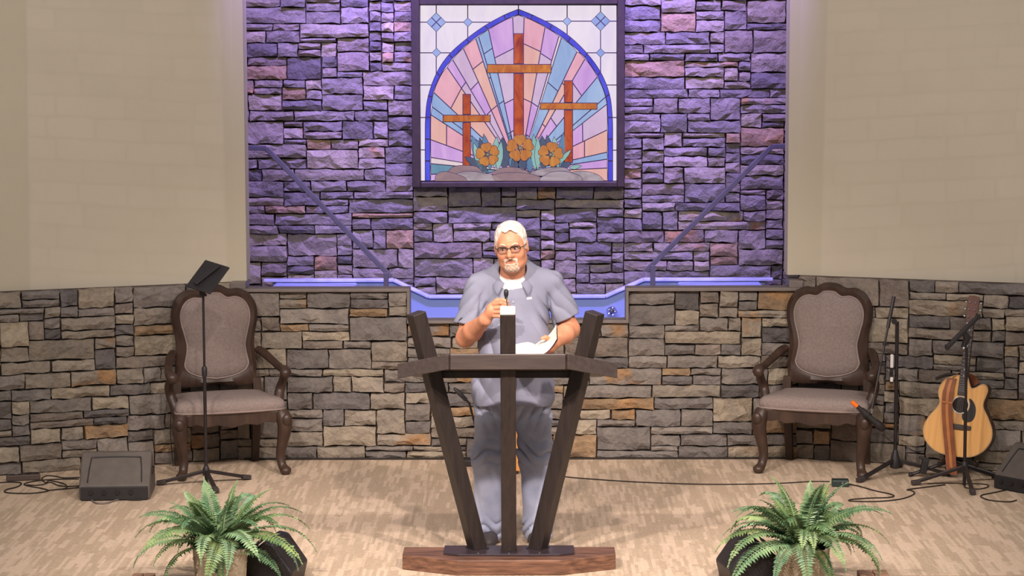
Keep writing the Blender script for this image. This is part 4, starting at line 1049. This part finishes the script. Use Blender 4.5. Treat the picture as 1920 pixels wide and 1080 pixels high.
# head frame
HC = Vector(W(.003, -.135, 1.652)); HRm = Matrix.Rotation(math.radians(-7), 3, 'Z') @ Matrix.Rotation(math.radians(-6), 3, 'Y') @ Matrix.Rotation(math.radians(5), 3, 'X')
HR = np.array(HRm)
def HP(x, y, z): return HC+HRm @ Vector((x, y, z))
def head_prims(v):
    E = lambda c, r, k=.02, mode='add', Rr=None: v.ell(HP(*c), r, k, mode, HR if Rr is None else Rr)
    Cn = lambda a, b, r1, r2, k=.012, mode='add': v.cone(HP(*a), HP(*b), r1, r2, k, mode)
    E((0, .012, .034), (.081, .098, .090)); E((0, -.024, -.02), (.069, .076, .095), .03); E((0, -.048, -.094), (.046, .04, .036), .03)
    for s_ in (-1, 1):
        E((s_*.042, -.012, -.074), (.033, .05, .040), .035); E((s_*.044, -.066, -.028), (.026, .026, .028), .03)
        E((s_*.034, -.112, .004), (.019, .014, .013), .012, 'sub')
        E((s_*.033, -.084, .004), (.018, .014, .012), .008)
        E((s_*.014, -.108, -.034), (.010, .010, .009), .008)
    Cn((-.04, -.083, .024), (0, -.095, .021), .012, .012, .015); Cn((.04, -.083, .024), (0, -.095, .021), .012, .012, .015)
    Cn((0, -.094, .012), (0, -.12, -.03), .009, .0145, .01)
    Cn((-.02, -.088, -.062), (.02, -.088, -.062), .008, .008, .008); Cn((-.017, -.088, -.075), (.017, -.088, -.075), .009, .009, .008)
    Cn((-.026, -.104, -.068), (.026, -.104, -.068), .0035, .0035, .004, 'sub')
    for s_ in (-1, 1):
        Er = np.array(HRm @ Matrix.Rotation(s_*.25, 3, 'Z') @ Matrix.Rotation(.15, 3, 'X'))
        E((s_*.084, .012, -.006), (.010, .024, .036), .006, 'add', Er)
        E((s_*.092, .008, -.002), (.006, .013, .020), .006, 'sub', Er)
NB = W(.008, -.03, 1.47)
def neck(v, gr=0):
    v.cone(HP(0, .018, -.06), NB, .063+gr, .070+gr, .03)
# ---- arms
SR, ER, WR = W(-.172, -.02, 1.420), W(-.248, -.085, 1.150), W(-.136, -.325, 1.278)
SL, EL, WL = W(.215, .0, 1.425), W(.322, .01, 1.185), W(.232, -.21, 1.140)
body = Vox(W(-.40, -.50, -.01), W(.46, .22, 1.84), .0036)
head_prims(body); neck(body)
body.cone(W(-.12, .0, 1.42), W(.17, .0, 1.43), .06, .06, .05); body.ell(W(.02, -.01, 1.27), (.16, .10, .2), .04); body.ell(W(.015, -.03, 1.0), (.16, .12, .24), .05)
for hx, kx, ax_ in ((-.085, -.118, -.125), (.1, .132, .138)):
    body.chain([W(hx, 0, .86), W(kx, -.02, .47), W(ax_, .01, .07)], [.085, .058, .038], .03); body.ell(W(ax_, -.07, .035), (.04, .11, .03), .02)
for S_, E_, Wr in ((SR, ER, WR), (SL, EL, WL)):
    m_ = np.array(E_)*.62+np.array(Wr)*.38
    body.chain([S_, E_], [.058, .050], .02); body.cone(E_, tuple(m_), .050, .052, .02); body.cone(tuple(m_), Wr, .052, .034, .02)
# right hand (raised): palm and five fingers
pm_c = np.array(W(-.103, -.352, 1.330))
body.cone(WR, tuple(pm_c), .03, .030, .018); body.ell(tuple(pm_c), (.026, .030, .042), .015)
FING = [((-.088, -.372, 1.366), (-.050, -.398, 1.376), (-.022, -.388, 1.366), (-.008, -.370, 1.356), .0105),
        ((-.082, -.378, 1.346), (-.042, -.402, 1.352), (-.016, -.390, 1.344), (-.006, -.368, 1.338), .0110),
        ((-.082, -.378, 1.324), (-.046, -.398, 1.328), (-.022, -.386, 1.322), (-.014, -.364, 1.318), .0105),
        ((-.088, -.374, 1.303), (-.058, -.390, 1.304), (-.038, -.380, 1.300), (-.030, -.362, 1.298), .0092)]
for a, b, c, e, r_ in FING: body.chain([W(*a), W(*b), W(*c), W(*e)], [r_*1.08, r_, r_*.94, r_*.8], .004)
body.chain([W(-.104, -.335, 1.352), W(-.072, -.34, 1.382), W(-.040, -.352, 1.386), W(-.016, -.362, 1.378)], [.017, .014, .012, .009], .006)
# left hand: under the book, thumb on the page
pl_c = np.array(W(.205, -.285, 1.118))
body.cone(WL, tuple(pl_c), .03, .026, .018); body.ell(tuple(pl_c), (.036, .036, .020), .015)
for i, (y_, ln) in enumerate(((-.345, .075), (-.322, .085), (-.30, .08), (-.278, .065))):
    body.chain([W(.19, y_+.01, 1.113), W(.19-ln*.45, y_, 1.098), W(.19-ln*.8, y_-.004, 1.094), W(.19-ln, y_-.006, 1.096)], [.0115, .0105, .01, .0085], .004)
body.chain([W(.222, -.30, 1.135), W(.208, -.325, 1.170), W(.185, -.345, 1.186), W(.165, -.355, 1.182)], [.017, .014, .012, .0095], .006)
V, Q = body.net()
man = npmesh('person', V, Q, ['skin', 'lips'], None, BASE, None, 2)
man.location = BASE
tag(man, 'man in blue grey shirt, glasses and jeans standing at the lectern with a book', 'person')
# lips tint by position in the head frame
mv = np.array([0.0]); co = V[Q].mean(1)-np.array(HC); lc = co @ HR
lipm = (np.abs(lc[:, 0]) < .021) & (lc[:, 1] < -.085) & (lc[:, 2] < -.066) & (lc[:, 2] > -.078)
man.data.polygons.foreach_set('material_index', lipm.astype(np.int32))
# ---- hair and beard shells
def local(v):
    X, Y, Zz = v.pts(tuple(slice(0, n) for n in v.n)); x, y, z = X-HC.x, Y-HC.y, Zz-HC.z
    return [HR[0][i]*x+HR[1][i]*y+HR[2][i]*z for i in range(3)]
hv = Vox(HC-Vector((.13, .15, .16)), HC+Vector((.13, .15, .16)), .0028); head_prims(hv)
x, y, z = local(hv)
hl = .094+.006*np.sin(x*120)-.012*np.clip(np.abs(x)/.05, 0, 1)**3+np.clip((y+.062)/.04, 0, 1)*-.105*np.clip(np.abs(x)/.05, .35, 1)+np.clip((y-.02)/.05, 0, 1)*-.07   # hair line falls towards temples and nape
nz_ = .0022*np.sin(x*160+np.sin(y*90)*2)*np.sin(z*70)+.0016*np.sin(y*210+z*120)
thick = .0045+.009*np.clip((z-.03)/.08, 0, 1)
hv.d = np.maximum(np.maximum(hv.d-thick+nz_, -(hv.d+.006)), (hl-z)*.8).astype(np.float32)
hv.d = np.maximum(hv.d, (np.abs(x)-.0835-.01*np.clip((z-.0)/.06, 0, 1))).astype(np.float32)
V, Q = hv.net(); npmesh('hair', V, Q, 'hair', man, BASE, 'short white hair', 2)
gv = Vox(HC+HRm @ Vector((0, -.06, -.08))-Vector((.09, .09, .09)), HC+HRm @ Vector((0, -.06, -.08))+Vector((.09, .09, .09)), .0026); head_prims(gv)
x, y, z = local(gv)
chin = np.sqrt((x/.041)**2+((z+.110)/.038)**2)-1
must = np.maximum(np.maximum(np.abs(x)-.033, np.abs(z+.050-np.abs(x)*-.28)-.0075)/.03, -1)
side = np.maximum(np.abs(np.abs(x)-.032)-.006, np.abs(z+.075)-.022)/.03
mouth = np.sqrt((x/.024)**2+((z+.069)/.010)**2)-1
reg = np.maximum(np.minimum(np.minimum(chin, must), side), -mouth)*.03
gv.d = np.maximum(np.maximum(np.maximum(gv.d-.0045+.0012*np.sin(x*300)*np.sin(z*260), -(gv.d+.004)), reg), y+.045).astype(np.float32)
V, Q = gv.net(); npmesh('goatee', V, Q, 'beard', man, BASE, 'trimmed white goatee and moustache', 2)
def child(mb, name, mat, smooth=True, label=None, parent=man):
    mb.xf(Matrix.Translation(-Vector(BASE))); o = mb.build(name, mat, parent, smooth, 60)
    if label: o['label'] = label
    return o
for s_ in (-1, 1):
    mb = MB(); mb.ell(HP(s_*.033, -.0895, .003), (.0135, .0105, .0068), 14, 10, HRm); eye = child(mb, 'eye', 'eyewhite')
    mb = MB(); mb.ell(HP(s_*.033-.002, -.0985, .003), (.0058, .0026, .0058), 12, 8, HRm); child(mb, 'iris', 'iris', True, None, eye)
    mb = MB(); mb.tube([HP(s_*.014, -.101, .021), HP(s_*.034, -.099, .029), HP(s_*.052, -.085, .023)], [.0035, .005, .003], 8, 4); child(mb, 'eyebrow', 'beard')
# glasses
gl = None
mb = MB()
for s_ in (-1, 1):
    c = (s_*.034, 0, 0); loop = []
    for k in range(20):
        a = 2*PI*k/20; ca_, sa_ = math.cos(a), math.sin(a)
        lx = .0265*math.copysign(abs(ca_)**.6, ca_); lz = .0165*math.copysign(abs(sa_)**.6, sa_)
        loop.append(HP(s_*.034+lx, -.112+abs(s_*.034+lx)*.16, .001+lz))
    mb.tube(loop[:11] + [], .0031, 6); mb.tube(loop[10:]+[loop[0]], .0017, 6)
    mb.tube([HP(s_*.061, -.102, .008), HP(s_*.078, -.07, .008), HP(s_*.086, .0, .012), HP(s_*.088, .03, .002)], .0022, 6, 4)
mb.tube([HP(-.008, -.111, .006), HP(0, -.113, .009), HP(.008, -.111, .006)], .0025, 6, 3)
gl = child(mb, 'glasses', 'glasses', True, 'dark framed glasses')
for s_ in (-1, 1):
    mb = MB(); lp_ = []
    for yy in (-.0006, .0006):
        rg = []
        for k in range(20):
            a = 2*PI*k/20; ca_, sa_ = math.cos(a), math.sin(a); lx = .0255*math.copysign(abs(ca_)**.6, ca_); lz = .0155*math.copysign(abs(sa_)**.6, sa_)
            rg.append(HP(s_*.034+lx, -.112+abs(s_*.034+lx)*.16+yy, .001+lz))
        lp_.append(rg)
    mb.loft(lp_); child(mb, 'lens', 'glass', False, None, gl)
# ---- jeans
jn = Vox(W(-.30, -.30, .0), W(.32, .24, 1.0), .0048)
jn.ell(W(.012, .0, .86), (.19, .135, .17), .05)
jn.chain([W(-.092, .0, .82), W(-.122, -.028, .48), W(-.128, .005, .06)], [.106, .086, .080], .05)
jn.chain([W(.112, .0, .82), W(.135, -.028, .48), W(.142, .005, .06)], [.106, .086, .080], .05)
def crease(ph): return 1-2*np.abs(np.sin(ph))**.55            # narrow folds between broad soft areas
def jw(X, Y, Z_):
    kn = np.exp(-((Z_-.52)/.07)**2); an = np.exp(-((Z_-.09)/.05)**2); th = np.exp(-((Z_-.74)/.08)**2)
    sx_ = np.where(X > MX, 1, -1)
    o = .012*kn*crease(Z_*46+X*30*sx_+np.sin(X*34+Y*20)*1.3)+.012*an*crease(Z_*52+Y*22+np.sin(X*45)*1.4)+.009*th*crease(Z_*26-np.abs(X-MX)*60)
    return o-.002*np.sin(X*52+Z_*17+2)*np.sin(Z_*21+X*9)-.0015*np.sin(Z_*13+X*70)
jn.disp(jw)
jn.op(lambda X, Y, Z_: (.028-Z_)+0*X+0*Y, (-9, -9, -9), (9, 9, 9), 0, 'max')
jn.op(lambda X, Y, Z_: (Z_-.97)+0*X+0*Y, (-9, -9, -9), (9, 9, 9), 0, 'max')
V, Q = jn.net(); npmesh('jeans', V, Q, 'denim', man, BASE, 'faded blue grey jeans', 2)
for ax_ in (-.125, .138):
    sv = Vox(W(ax_-.09, -.25, -.01), W(ax_+.09, .14, .16), .005)
    sv.ell(W(ax_, -.07, .04), (.05, .135, .045), .02); sv.ell(W(ax_, .02, .065), (.045, .07, .06), .03)
    sv.op(lambda X, Y, Z_: (.001-Z_)+0*X+0*Y, (-9, -9, -9), (9, 9, 9), 0, 'max')
    V, Q = sv.net(); npmesh('shoe', V, Q, 'shoe', man, BASE, None, 1)
# ---- white undershirt
uv = Vox(W(-.16, -.22, 1.33), W(.17, .14, 1.58), .004)
uv.ell(W(.010, -.035, 1.43), (.105, .105, .085), .02); uv.cone(HP(0, .02, -.075), NB, .062, .0735, .02)
uv.op(lambda X, Y, Z_: (Z_-(1.468+(Y-MY+.12)*.42))+0*X, (-9, -9, -9), (9, 9, 9), 0, 'max')
V, Q = uv.net(); npmesh('undershirt', V, Q, 'tee', man, BASE, 'white crew neck undershirt', 2)
# ---- shirt
sh = Vox(W(-.38, -.33, .74), W(.46, .24, 1.60), .0042)
sh.ell(W(.022, -.012, 1.315), (.188, .138, .19), .03); sh.ell(W(.022, -.062, 1.075), (.204, .176, .25), .05); sh.ell(W(.012, -.025, .84), (.222, .168, .22), .06)
sh.cone(W(-.145, .0, 1.425), W(.19, .0, 1.432), .072, .072, .05); sh.cone(W(.01, .01, 1.515), W(.02, -.01, 1.36), .080, .14, .05)
sh.cone(W(.01, .01, 1.51), W(-.16, .0, 1.43), .070, .062, .05); sh.cone(W(.01, .01, 1.51), W(.205, .0, 1.435), .070, .062, .05)
for S_, E_, f_ in ((SR, ER, .80), (SL, EL, .80)):
    S_, E_ = np.array(S_), np.array(E_); D_ = E_-S_
    sh.cone(tuple(S_), tuple(S_+D_*(f_+.02)), .068, .080, .014)
def sw(X, Y, Z_):
    x, y = X-MX, Y-MY
    o = -.004*np.sin(Z_*19+x*27+np.sin(x*13)*1.5)*np.sin(x*21-Z_*9)
    arm = np.exp(-((np.abs(x-.025)-.16)/.05)**2)*np.exp(-((Z_-1.28)/.09)**2)
    o = o+.013*arm*crease(Z_*34+np.abs(x-.02)*52)
    diag = np.exp(-((x+.06-(Z_-1.15)*.5)/.07)**2)*np.exp(-((Z_-1.1)/.15)**2)
    o = o+.011*diag*crease(x*34+Z_*20+np.sin(Z_*14)*.9)
    bel = np.exp(-((Z_-.9)/.10)**2); o = o+.008*bel*crease(x*26+np.sin(Z_*15)*1.4)
    o = o+.014*np.exp(-((np.abs(x-.02)-.180-(1.40-Z_)*.10)/.009)**2)*np.clip((1.40-Z_)/.05, 0, 1)*np.clip((Z_-1.10)/.05, 0, 1)
    slv = np.clip((np.abs(x-.02)-.2)/.04, 0, 1); o = o+.009*slv*crease(Z_*30+x*14*np.sign(x)+y*34)
    return o
sh.disp(sw)
for S_, E_, f_ in ((SR, ER, .78), (SL, EL, .74)):      # open sleeve ends
    S_, E_ = np.array(S_), np.array(E_); D_ = (E_-S_); L_ = np.linalg.norm(D_); D_ = D_/L_; c_ = S_+D_*L_*f_
    sg = -1 if E_[0] < 0 else 1
    def cut(X, Y, Z_, D_=D_, c_=c_, sg=sg):
        pl = (X-c_[0])*D_[0]+(Y-c_[1])*D_[1]+(Z_-c_[2])*D_[2]
        ds = np.sqrt((X-c_[0])**2+(Y-c_[1])**2+(Z_-c_[2])**2)-.125
        inb = (MX+sg*.222+.02-X)*sg if sg > 0 else (X-(MX-.186))      # only outside the trunk
        return np.maximum(np.maximum(-pl, ds), inb)
    sh.op(cut, c_-.16, c_+.16, .004, 'sub')
    def bore(X, Y, Z_, D_=D_, c_=c_):
        t = (X-c_[0])*D_[0]+(Y-c_[1])*D_[1]+(Z_-c_[2])*D_[2]
        q = np.sqrt(np.maximum((X-c_[0])**2+(Y-c_[1])**2+(Z_-c_[2])**2-t*t, 0))-.068
        return np.maximum(q, np.abs(t)-.03)
    sh.op(bore, c_-.1, c_+.1, .004, 'sub')
sh.op(lambda X, Y, Z_: (.785+.012*np.cos((X-MX)*14)-Z_)+0*Y, (-9, -9, -9), (9, 9, 9), 0, 'max')
sh.cone(HP(0, .02, -.05), NB, .075, .074, .006, 'sub'); sh.ell(W(.010, -.115, 1.485), (.055, .07, .048), .008, 'sub')
sh.op(lambda X, Y, Z_: np.maximum(np.abs(X-MX-.012)-np.clip((Z_-1.418)*.6, .0, .06), Y-MY+.07)+0*Z_, W(-.1, -.3, 1.418), W(.12, -.05, 1.5), .004, 'sub')
V, Q = sh.net(); shirt = npmesh('shirt', V, Q, 'shirt', man, BASE, 'short sleeved blue grey button shirt', 2)
# collar flaps
for s_ in (-1, 1):
    mb = MB(); N_ = 16; inner, outer = [], []
    for k in range(N_+1):
        t = k/N_; a = t*math.radians(158); rr = .083
        ix, iy = MX+.010+s_*rr*math.sin(a), MY-.035+rr*.98*math.cos(a)
        iz = 1.545-.075*(1-math.cos(a))/2*1.12
        inner.append(Vector((ix, iy, iz)))
        fl_ = .030+.034*t**5; dn = .034+.040*t**5
        outer.append(Vector((ix+s_*fl_*math.sin(a*.80), iy+fl_*math.cos(a*.92)-.006*t, iz-dn)))
    mid = [a.lerp(b, .4)+Vector((0, 0, .008)) for a, b in zip(inner, outer)]
    off = Vector((0, -.0, .0035)); rings = []
    for a, m__, b in zip(inner, mid, outer): rings.append([a, m__, b, b+off, m__+off*1.3, a+off])
    mb.loft(rings); child(mb, 'collar', 'shirt', True, None, shirt)
# placket, buttons, pocket tag
mb = MB(); rings = []
for k in range(16):
    z = 1.37-k*.036; xx = MX+.014-.004*k/16; yy = sh.front_y(xx, z); rings.append([Vector((xx-.016, yy+.004, z)), Vector((xx-.015, yy-.004, z)), Vector((xx+.015, yy-.0045, z)), Vector((xx+.016, yy+.004, z))])
mb.loft(rings); child(mb, 'placket', 'shirt', True, None, shirt)
for z in (1.355, 1.265, 1.175, 1.085, .995, .905):
    xx = MX+.012; yy = sh.front_y(xx, z); mb = MB(); mb.lathe([(0, 0), (.0055, 0), (.005, .0025), (0, .003)], 10, (xx, yy-.004, z), Matrix.Rotation(PI/2, 3, 'X')); child(mb, 'button', 'button', True, None, shirt)
px_ = MX+.098; zz = 1.372; yy = sh.front_y(px_, zz); mb = MB(); mb.box((px_, yy-.001, zz), (.028, .006, .011), (0, -.1, .35)); child(mb, 'pocket_tag', 'tee', False, 'small white tag', shirt)
# ------------------------------------------------------------------ potted ferns
M['fern'] = None
def fern_mat():
    t = NT('fern_leaf'); b = t.b; oi = t.n('ShaderNodeObjectInfo'); v = t.obj()
    f = t.noise(v, 9, 2)
    a = t.ramp(f, [(.35, RGB(78, 110, 70)), (.65, RGB(138, 160, 98))])
    c = t.mix(oi.outputs['Random'], a, t.ramp(f, [(.3, RGB(74, 114, 86)), (.7, RGB(140, 170, 128))]))
    t.l(c, b.inputs['Base Color']); b.inputs['Roughness'].default_value = .5
    return t.m
M['fern'] = fern_mat()
def frond_mesh(L, el, droop, r):
    n = 34; pts = []; p = Vector((0, 0, 0)); a = el
    for i in range(n+1):
        pts.append(p.copy()); a -= droop/n*(.5+i/n)
        p = p+Vector((math.cos(a), 0, math.sin(a)))*(L/n)
    mb = MB(); mb.tube(pts[::2], [.0028*(1-.8*i/len(pts[::2])) for i in range(len(pts[::2]))], 4)
    for i in range(3, n):
        t = i/n; d = (pts[i+1]-pts[i]).normalized() if i < n else d
        up = Vector((-d.z, 0, d.x)); ln = .060*math.sin(PI*min(1, .12+t*.95))**.6*(1.08-.55*t)+.004; wd = .0105
        for s_ in (-1, 1):
            side = Vector((0, s_, 0)); b_ = pts[i]; jit = r.uniform(.8, 1.15)
            tip = b_+side*ln*jit+d*ln*.28+up*(.004-ln*r.uniform(.05, .4))
            m1 = b_+side*ln*.42+d*(wd+ln*.1)+up*.006; m2 = b_+side*ln*.42+d*(-wd*.7+ln*.1)+up*.0035
            mb.add([b_, m2, tip, m1], [(0, 1, 2), (0, 2, 3)])
    me = bpy.data.meshes.new('frond'); me.from_pydata(mb.v, [], mb.f); me.materials.append(M['fern']); return me
r = random.Random(5)
FR = [frond_mesh(.36, 1.35, 1.0, r), frond_mesh(.42, 1.1, 1.7, r), frond_mesh(.46, .8, 1.9, r), frond_mesh(.45, .55, 2.0, r), frond_mesh(.40, .3, 1.9, r), frond_mesh(.30, 1.45, .6, r)]
M['planter'] = pm('weathered_stone_planter', RGB(178, 164, 142), .8, c2=RGB(150, 134, 114), scale=9, bump=.4, bscale=40)
M['soil'] = pm('dark_soil', RGB(40, 32, 26), .95)
def fern(loc, rz, label, seed, plabel):
    H = .44; r = random.Random(seed)
    pt = thing('planter', plabel, 'planter', (loc[0], loc[1], -.2), rz, 'embossed planters in front of the platform')
    mb = MB()
    sq = lambda s_, z, c=.02: [Vector((x, y, z)) for x, y in ((-s_+c, -s_), (s_-c, -s_), (s_, -s_+c), (s_, s_-c), (s_-c, s_), (-s_+c, s_), (-s_, s_-c), (-s_, -s_+c))]
    mb.loft([sq(.095, 0), sq(.1, .02), sq(.122, H-.03), sq(.13, H-.028), sq(.132, H), sq(.118, H), sq(.112, H-.05)]); pb = mb.build('pot', 'planter', pt, bevel=.003)
    for k in range(4):
        Rk = Matrix.Rotation(k*PI/2, 4, 'Z')
        for s_ in (-1, 1):
            for j, z in enumerate((.12, .20, .28, .35)):
                y = -(.1+.022*(z-.02)/.39)-.001; mb = MB(); pts = []
                for m in range(9):
                    a = m/8*PI*1.7+(.4 if j % 2 else 2.2); rr = .03*(1-m/11)
                    pts.append((s_*(.042+rr*math.cos(a)), y, z+rr*math.sin(a)))
                mb.tube(pts, [.008*(1-.6*m/8) for m in range(9)], 6); mb.xf(Rk); mb.build('scroll_relief', 'planter', pb, True)
    mb = MB(); mb.loft([sq(.112, H-.03), sq(.112, H-.02)]); mb.build('soil', 'soil', pt)
    t = thing('potted_fern', label, 'fern', (loc[0], loc[1], -.2+H-.02), rz, 'boston ferns in planters')
    n = 46
    for i in range(n):
        k = [0, 1, 1, 2, 2, 2, 3, 3, 4, 5][i % 10]
        o = bpy.data.objects.new('frond', FR[k]); COL.objects.link(o); o.parent = t
        a = i*2.39996+r.uniform(-.25, .25); s_ = r.uniform(.92, 1.24)
        if k in (3, 4) and math.sin(a+rz) > .3: s_ *= .8
        o.location = (.03*math.cos(a), .03*math.sin(a), r.uniform(0, .02)); o.rotation_euler = (r.uniform(-.35, .35), r.uniform(-.12, .12), a); o.scale = (s_, s_, s_)
    mb = MB(); mb.ell((0, 0, -.002), (.07, .07, .03), 12, 6); mb.build('root_crown', 'soil', t, True)
    return t
pl = P(412, 1032, -1.14); pr_ = P(1506, 1028, -1.14)
fern((pl.x, pl.y), .3, 'green fern spilling over its planter, left of the lectern', 3, 'embossed stone coloured planter left of the lectern')
fern((pr_.x, pr_.y), -.25, 'green fern spilling over its planter, right of the lectern', 8, 'embossed stone coloured planter right of the lectern')
# low wooden blocks on the step
M['oak'] = pm('brown_step_wood', RGB(150, 118, 96), .6, c2=RGB(136, 104, 84), scale=5, stretch=(1, 8, 8))
for px0, px1, py, lb in ((250, 292, 1074, 'low brown wooden block left of the fern nearest the tablet stand'), (1606, 1662, 1068, 'low brown wooden block right of the fern nearest the guitar')):
    a, b = P(px0, py, -.92), P(px1, py, -.92); z = a.z
    t = thing('wooden_block', lb, 'block', ((a.x+b.x)/2, -.98, -.2), 0, 'wooden blocks on the step')
    wb = b.x-a.x
    for s_ in (-1, 1):
        mb = MB(); mb.box((s_*wb/4, 0, (z+.2)/2), (wb/2-.003, .12, z+.2)); mb.build('half', 'oak', t, bevel=.004)
# ------------------------------------------------------------------ cables and small gear
def cable(name, label, pts, rr=.004, z=.004, group=None, mat='cable', raise_=None):
    w = [G(x, y, z) for x, y in pts]
    if raise_:
        for i, h in raise_.items(): w[i].z = h
    mb = MB(); mb.tube(w, rr, 6, 6); o = mb.build(name, mat, None, True); return tag(o, label, 'cable', group)
cable('cable', 'long black cable running across the carpet from lectern to junction box', [(985, 884), (1060, 894), (1120, 899), (1200, 904), (1320, 908), (1440, 907), (1520, 903), (1556, 903)])
cable('cable', 'black cable looping on the carpet between junction box and guitar', [(1592, 908), (1612, 912), (1640, 920), (1668, 926), (1676, 930), (1664, 933), (1630, 934), (1594, 937), (1600, 940), (1650, 940), (1692, 935), (1714, 926), (1710, 920), (1702, 918), (1740, 913), (1772, 909)], .0045)
cable('cable', 'small coil of black cable under the tripod by the guitar', [(1740, 907), (1790, 906), (1808, 908), (1810, 914), (1832, 917), (1850, 914), (1852, 909), (1830, 907), (1812, 907)])
cable('cable', 'black cable coming out of the cut off floor monitor', [(1905, 914), (1880, 920), (1862, 924), (1842, 928), (1840, 932), (1856, 938), (1890, 941), (1906, 938)], .0045)
cable('cable', 'black cable bunched beside the guitar stand', [(1806, 868), (1830, 872), (1850, 880), (1862, 886), (1860, 890)], .005)
cable('cable', 'black cable looped widest left of the floor monitor', [(0, 905), (24, 904), (40, 906), (32, 913), (12, 918), (10, 923), (28, 925), (60, 925), (84, 922), (90, 919), (74, 915), (52, 911), (46, 907), (66, 902), (100, 899), (148, 898)], .0045)
cable('cable', 'thin black cable lying nearest the floor monitor side', [(150, 895), (120, 896), (104, 893), (88, 892), (79, 897), (84, 904), (98, 905), (108, 910), (126, 912), (149, 911)], .004)
cable('cable', 'black cable crossing the tangle left of the floor monitor', [(50, 909), (70, 910), (88, 906), (92, 901), (120, 907), (124, 915), (104, 918), (88, 920), (120, 917), (149, 914)], .004)
cable('cable', 'pale cable drooping along the front of the floor monitor', [(170, 935), (176, 941), (186, 944), (200, 943), (214, 939), (228, 935)], .005, .006, None, pm('grey_cable', RGB(120, 108, 104), .5))
cable('cable', 'black cable at the corner of the floor monitor', [(228, 936), (250, 938), (268, 937), (278, 933), (280, 926)], .005)
q = [P(322, 700, 2.39), P(321, 760, 2.37), P(320, 812, 2.36), P(324, 850, 2.35)]; q[-1].z = .006; q.append(Vector((q[-1].x+.03, q[-1].y-.1, .005)))
mb = MB(); mb.tube(q, .003, 6, 5); tag(mb.build('cable', 'cable', None, True), 'thin black cord hanging beside the left arm chair', 'cable')
q = [P(1556, 1050, -.95), P(1562, 1058, -.95), P(1566, 1078, -.95)]
q = [Vector((1.52, -.9, -.194)), Vector((1.56, -.98, -.05)), Vector((1.59, -1.0, .02)), Vector((1.615, -1.0, -.05)), Vector((1.62, -1.0, -.194))]
mb = MB(); mb.tube(q, .005, 6, 5); tag(mb.build('cable', 'cable', None, True), 'black cable arching beside the planter right of the lectern', 'cable')
# junction box
q = G(1576, 913)
jb = thing('junction_box', 'small dark green junction box on the carpet cable', 'box', q, math.radians(-4))
mb = MB(); mb.box((0, .03, .022), (.105, .08, .04)); mb.build('body', pm('dark_green_metal', RGB(40, 54, 52), .45), jb, bevel=.005)
for x in (.012, .034):
    mb = MB(); mb.lathe([(0, 0), (.006, 0), (.005, .006), (0, .006)], 10, (x, -.01, .026), Matrix.Rotation(PI/2, 3, 'X')); mb.build('socket', 'chrome', jb)
# power strip
q0, q1 = G(12, 903), G(76, 900)
ps = thing('power_strip', 'long brown power strip lying among the cables at the wall', 'power strip', (q0+q1)/2, math.atan2(q1.y-q0.y, q1.x-q0.x))
L = (q1-q0).length
mb = MB(); mb.box((0, .02, .02), (L, .055, .036)); mb.build('case', pm('brown_plastic', RGB(86, 72, 66), .6), ps, bevel=.006)
for k in range(4):
    mb = MB(); mb.box((-L*.32+k*.05, .02, .0385), (.028, .028, .004)); mb.build('outlet', 'plastic', ps)
mb = MB(); mb.box((L*.36, .02, .04), (.02, .014, .006)); mb.build('switch', 'plastic', ps)
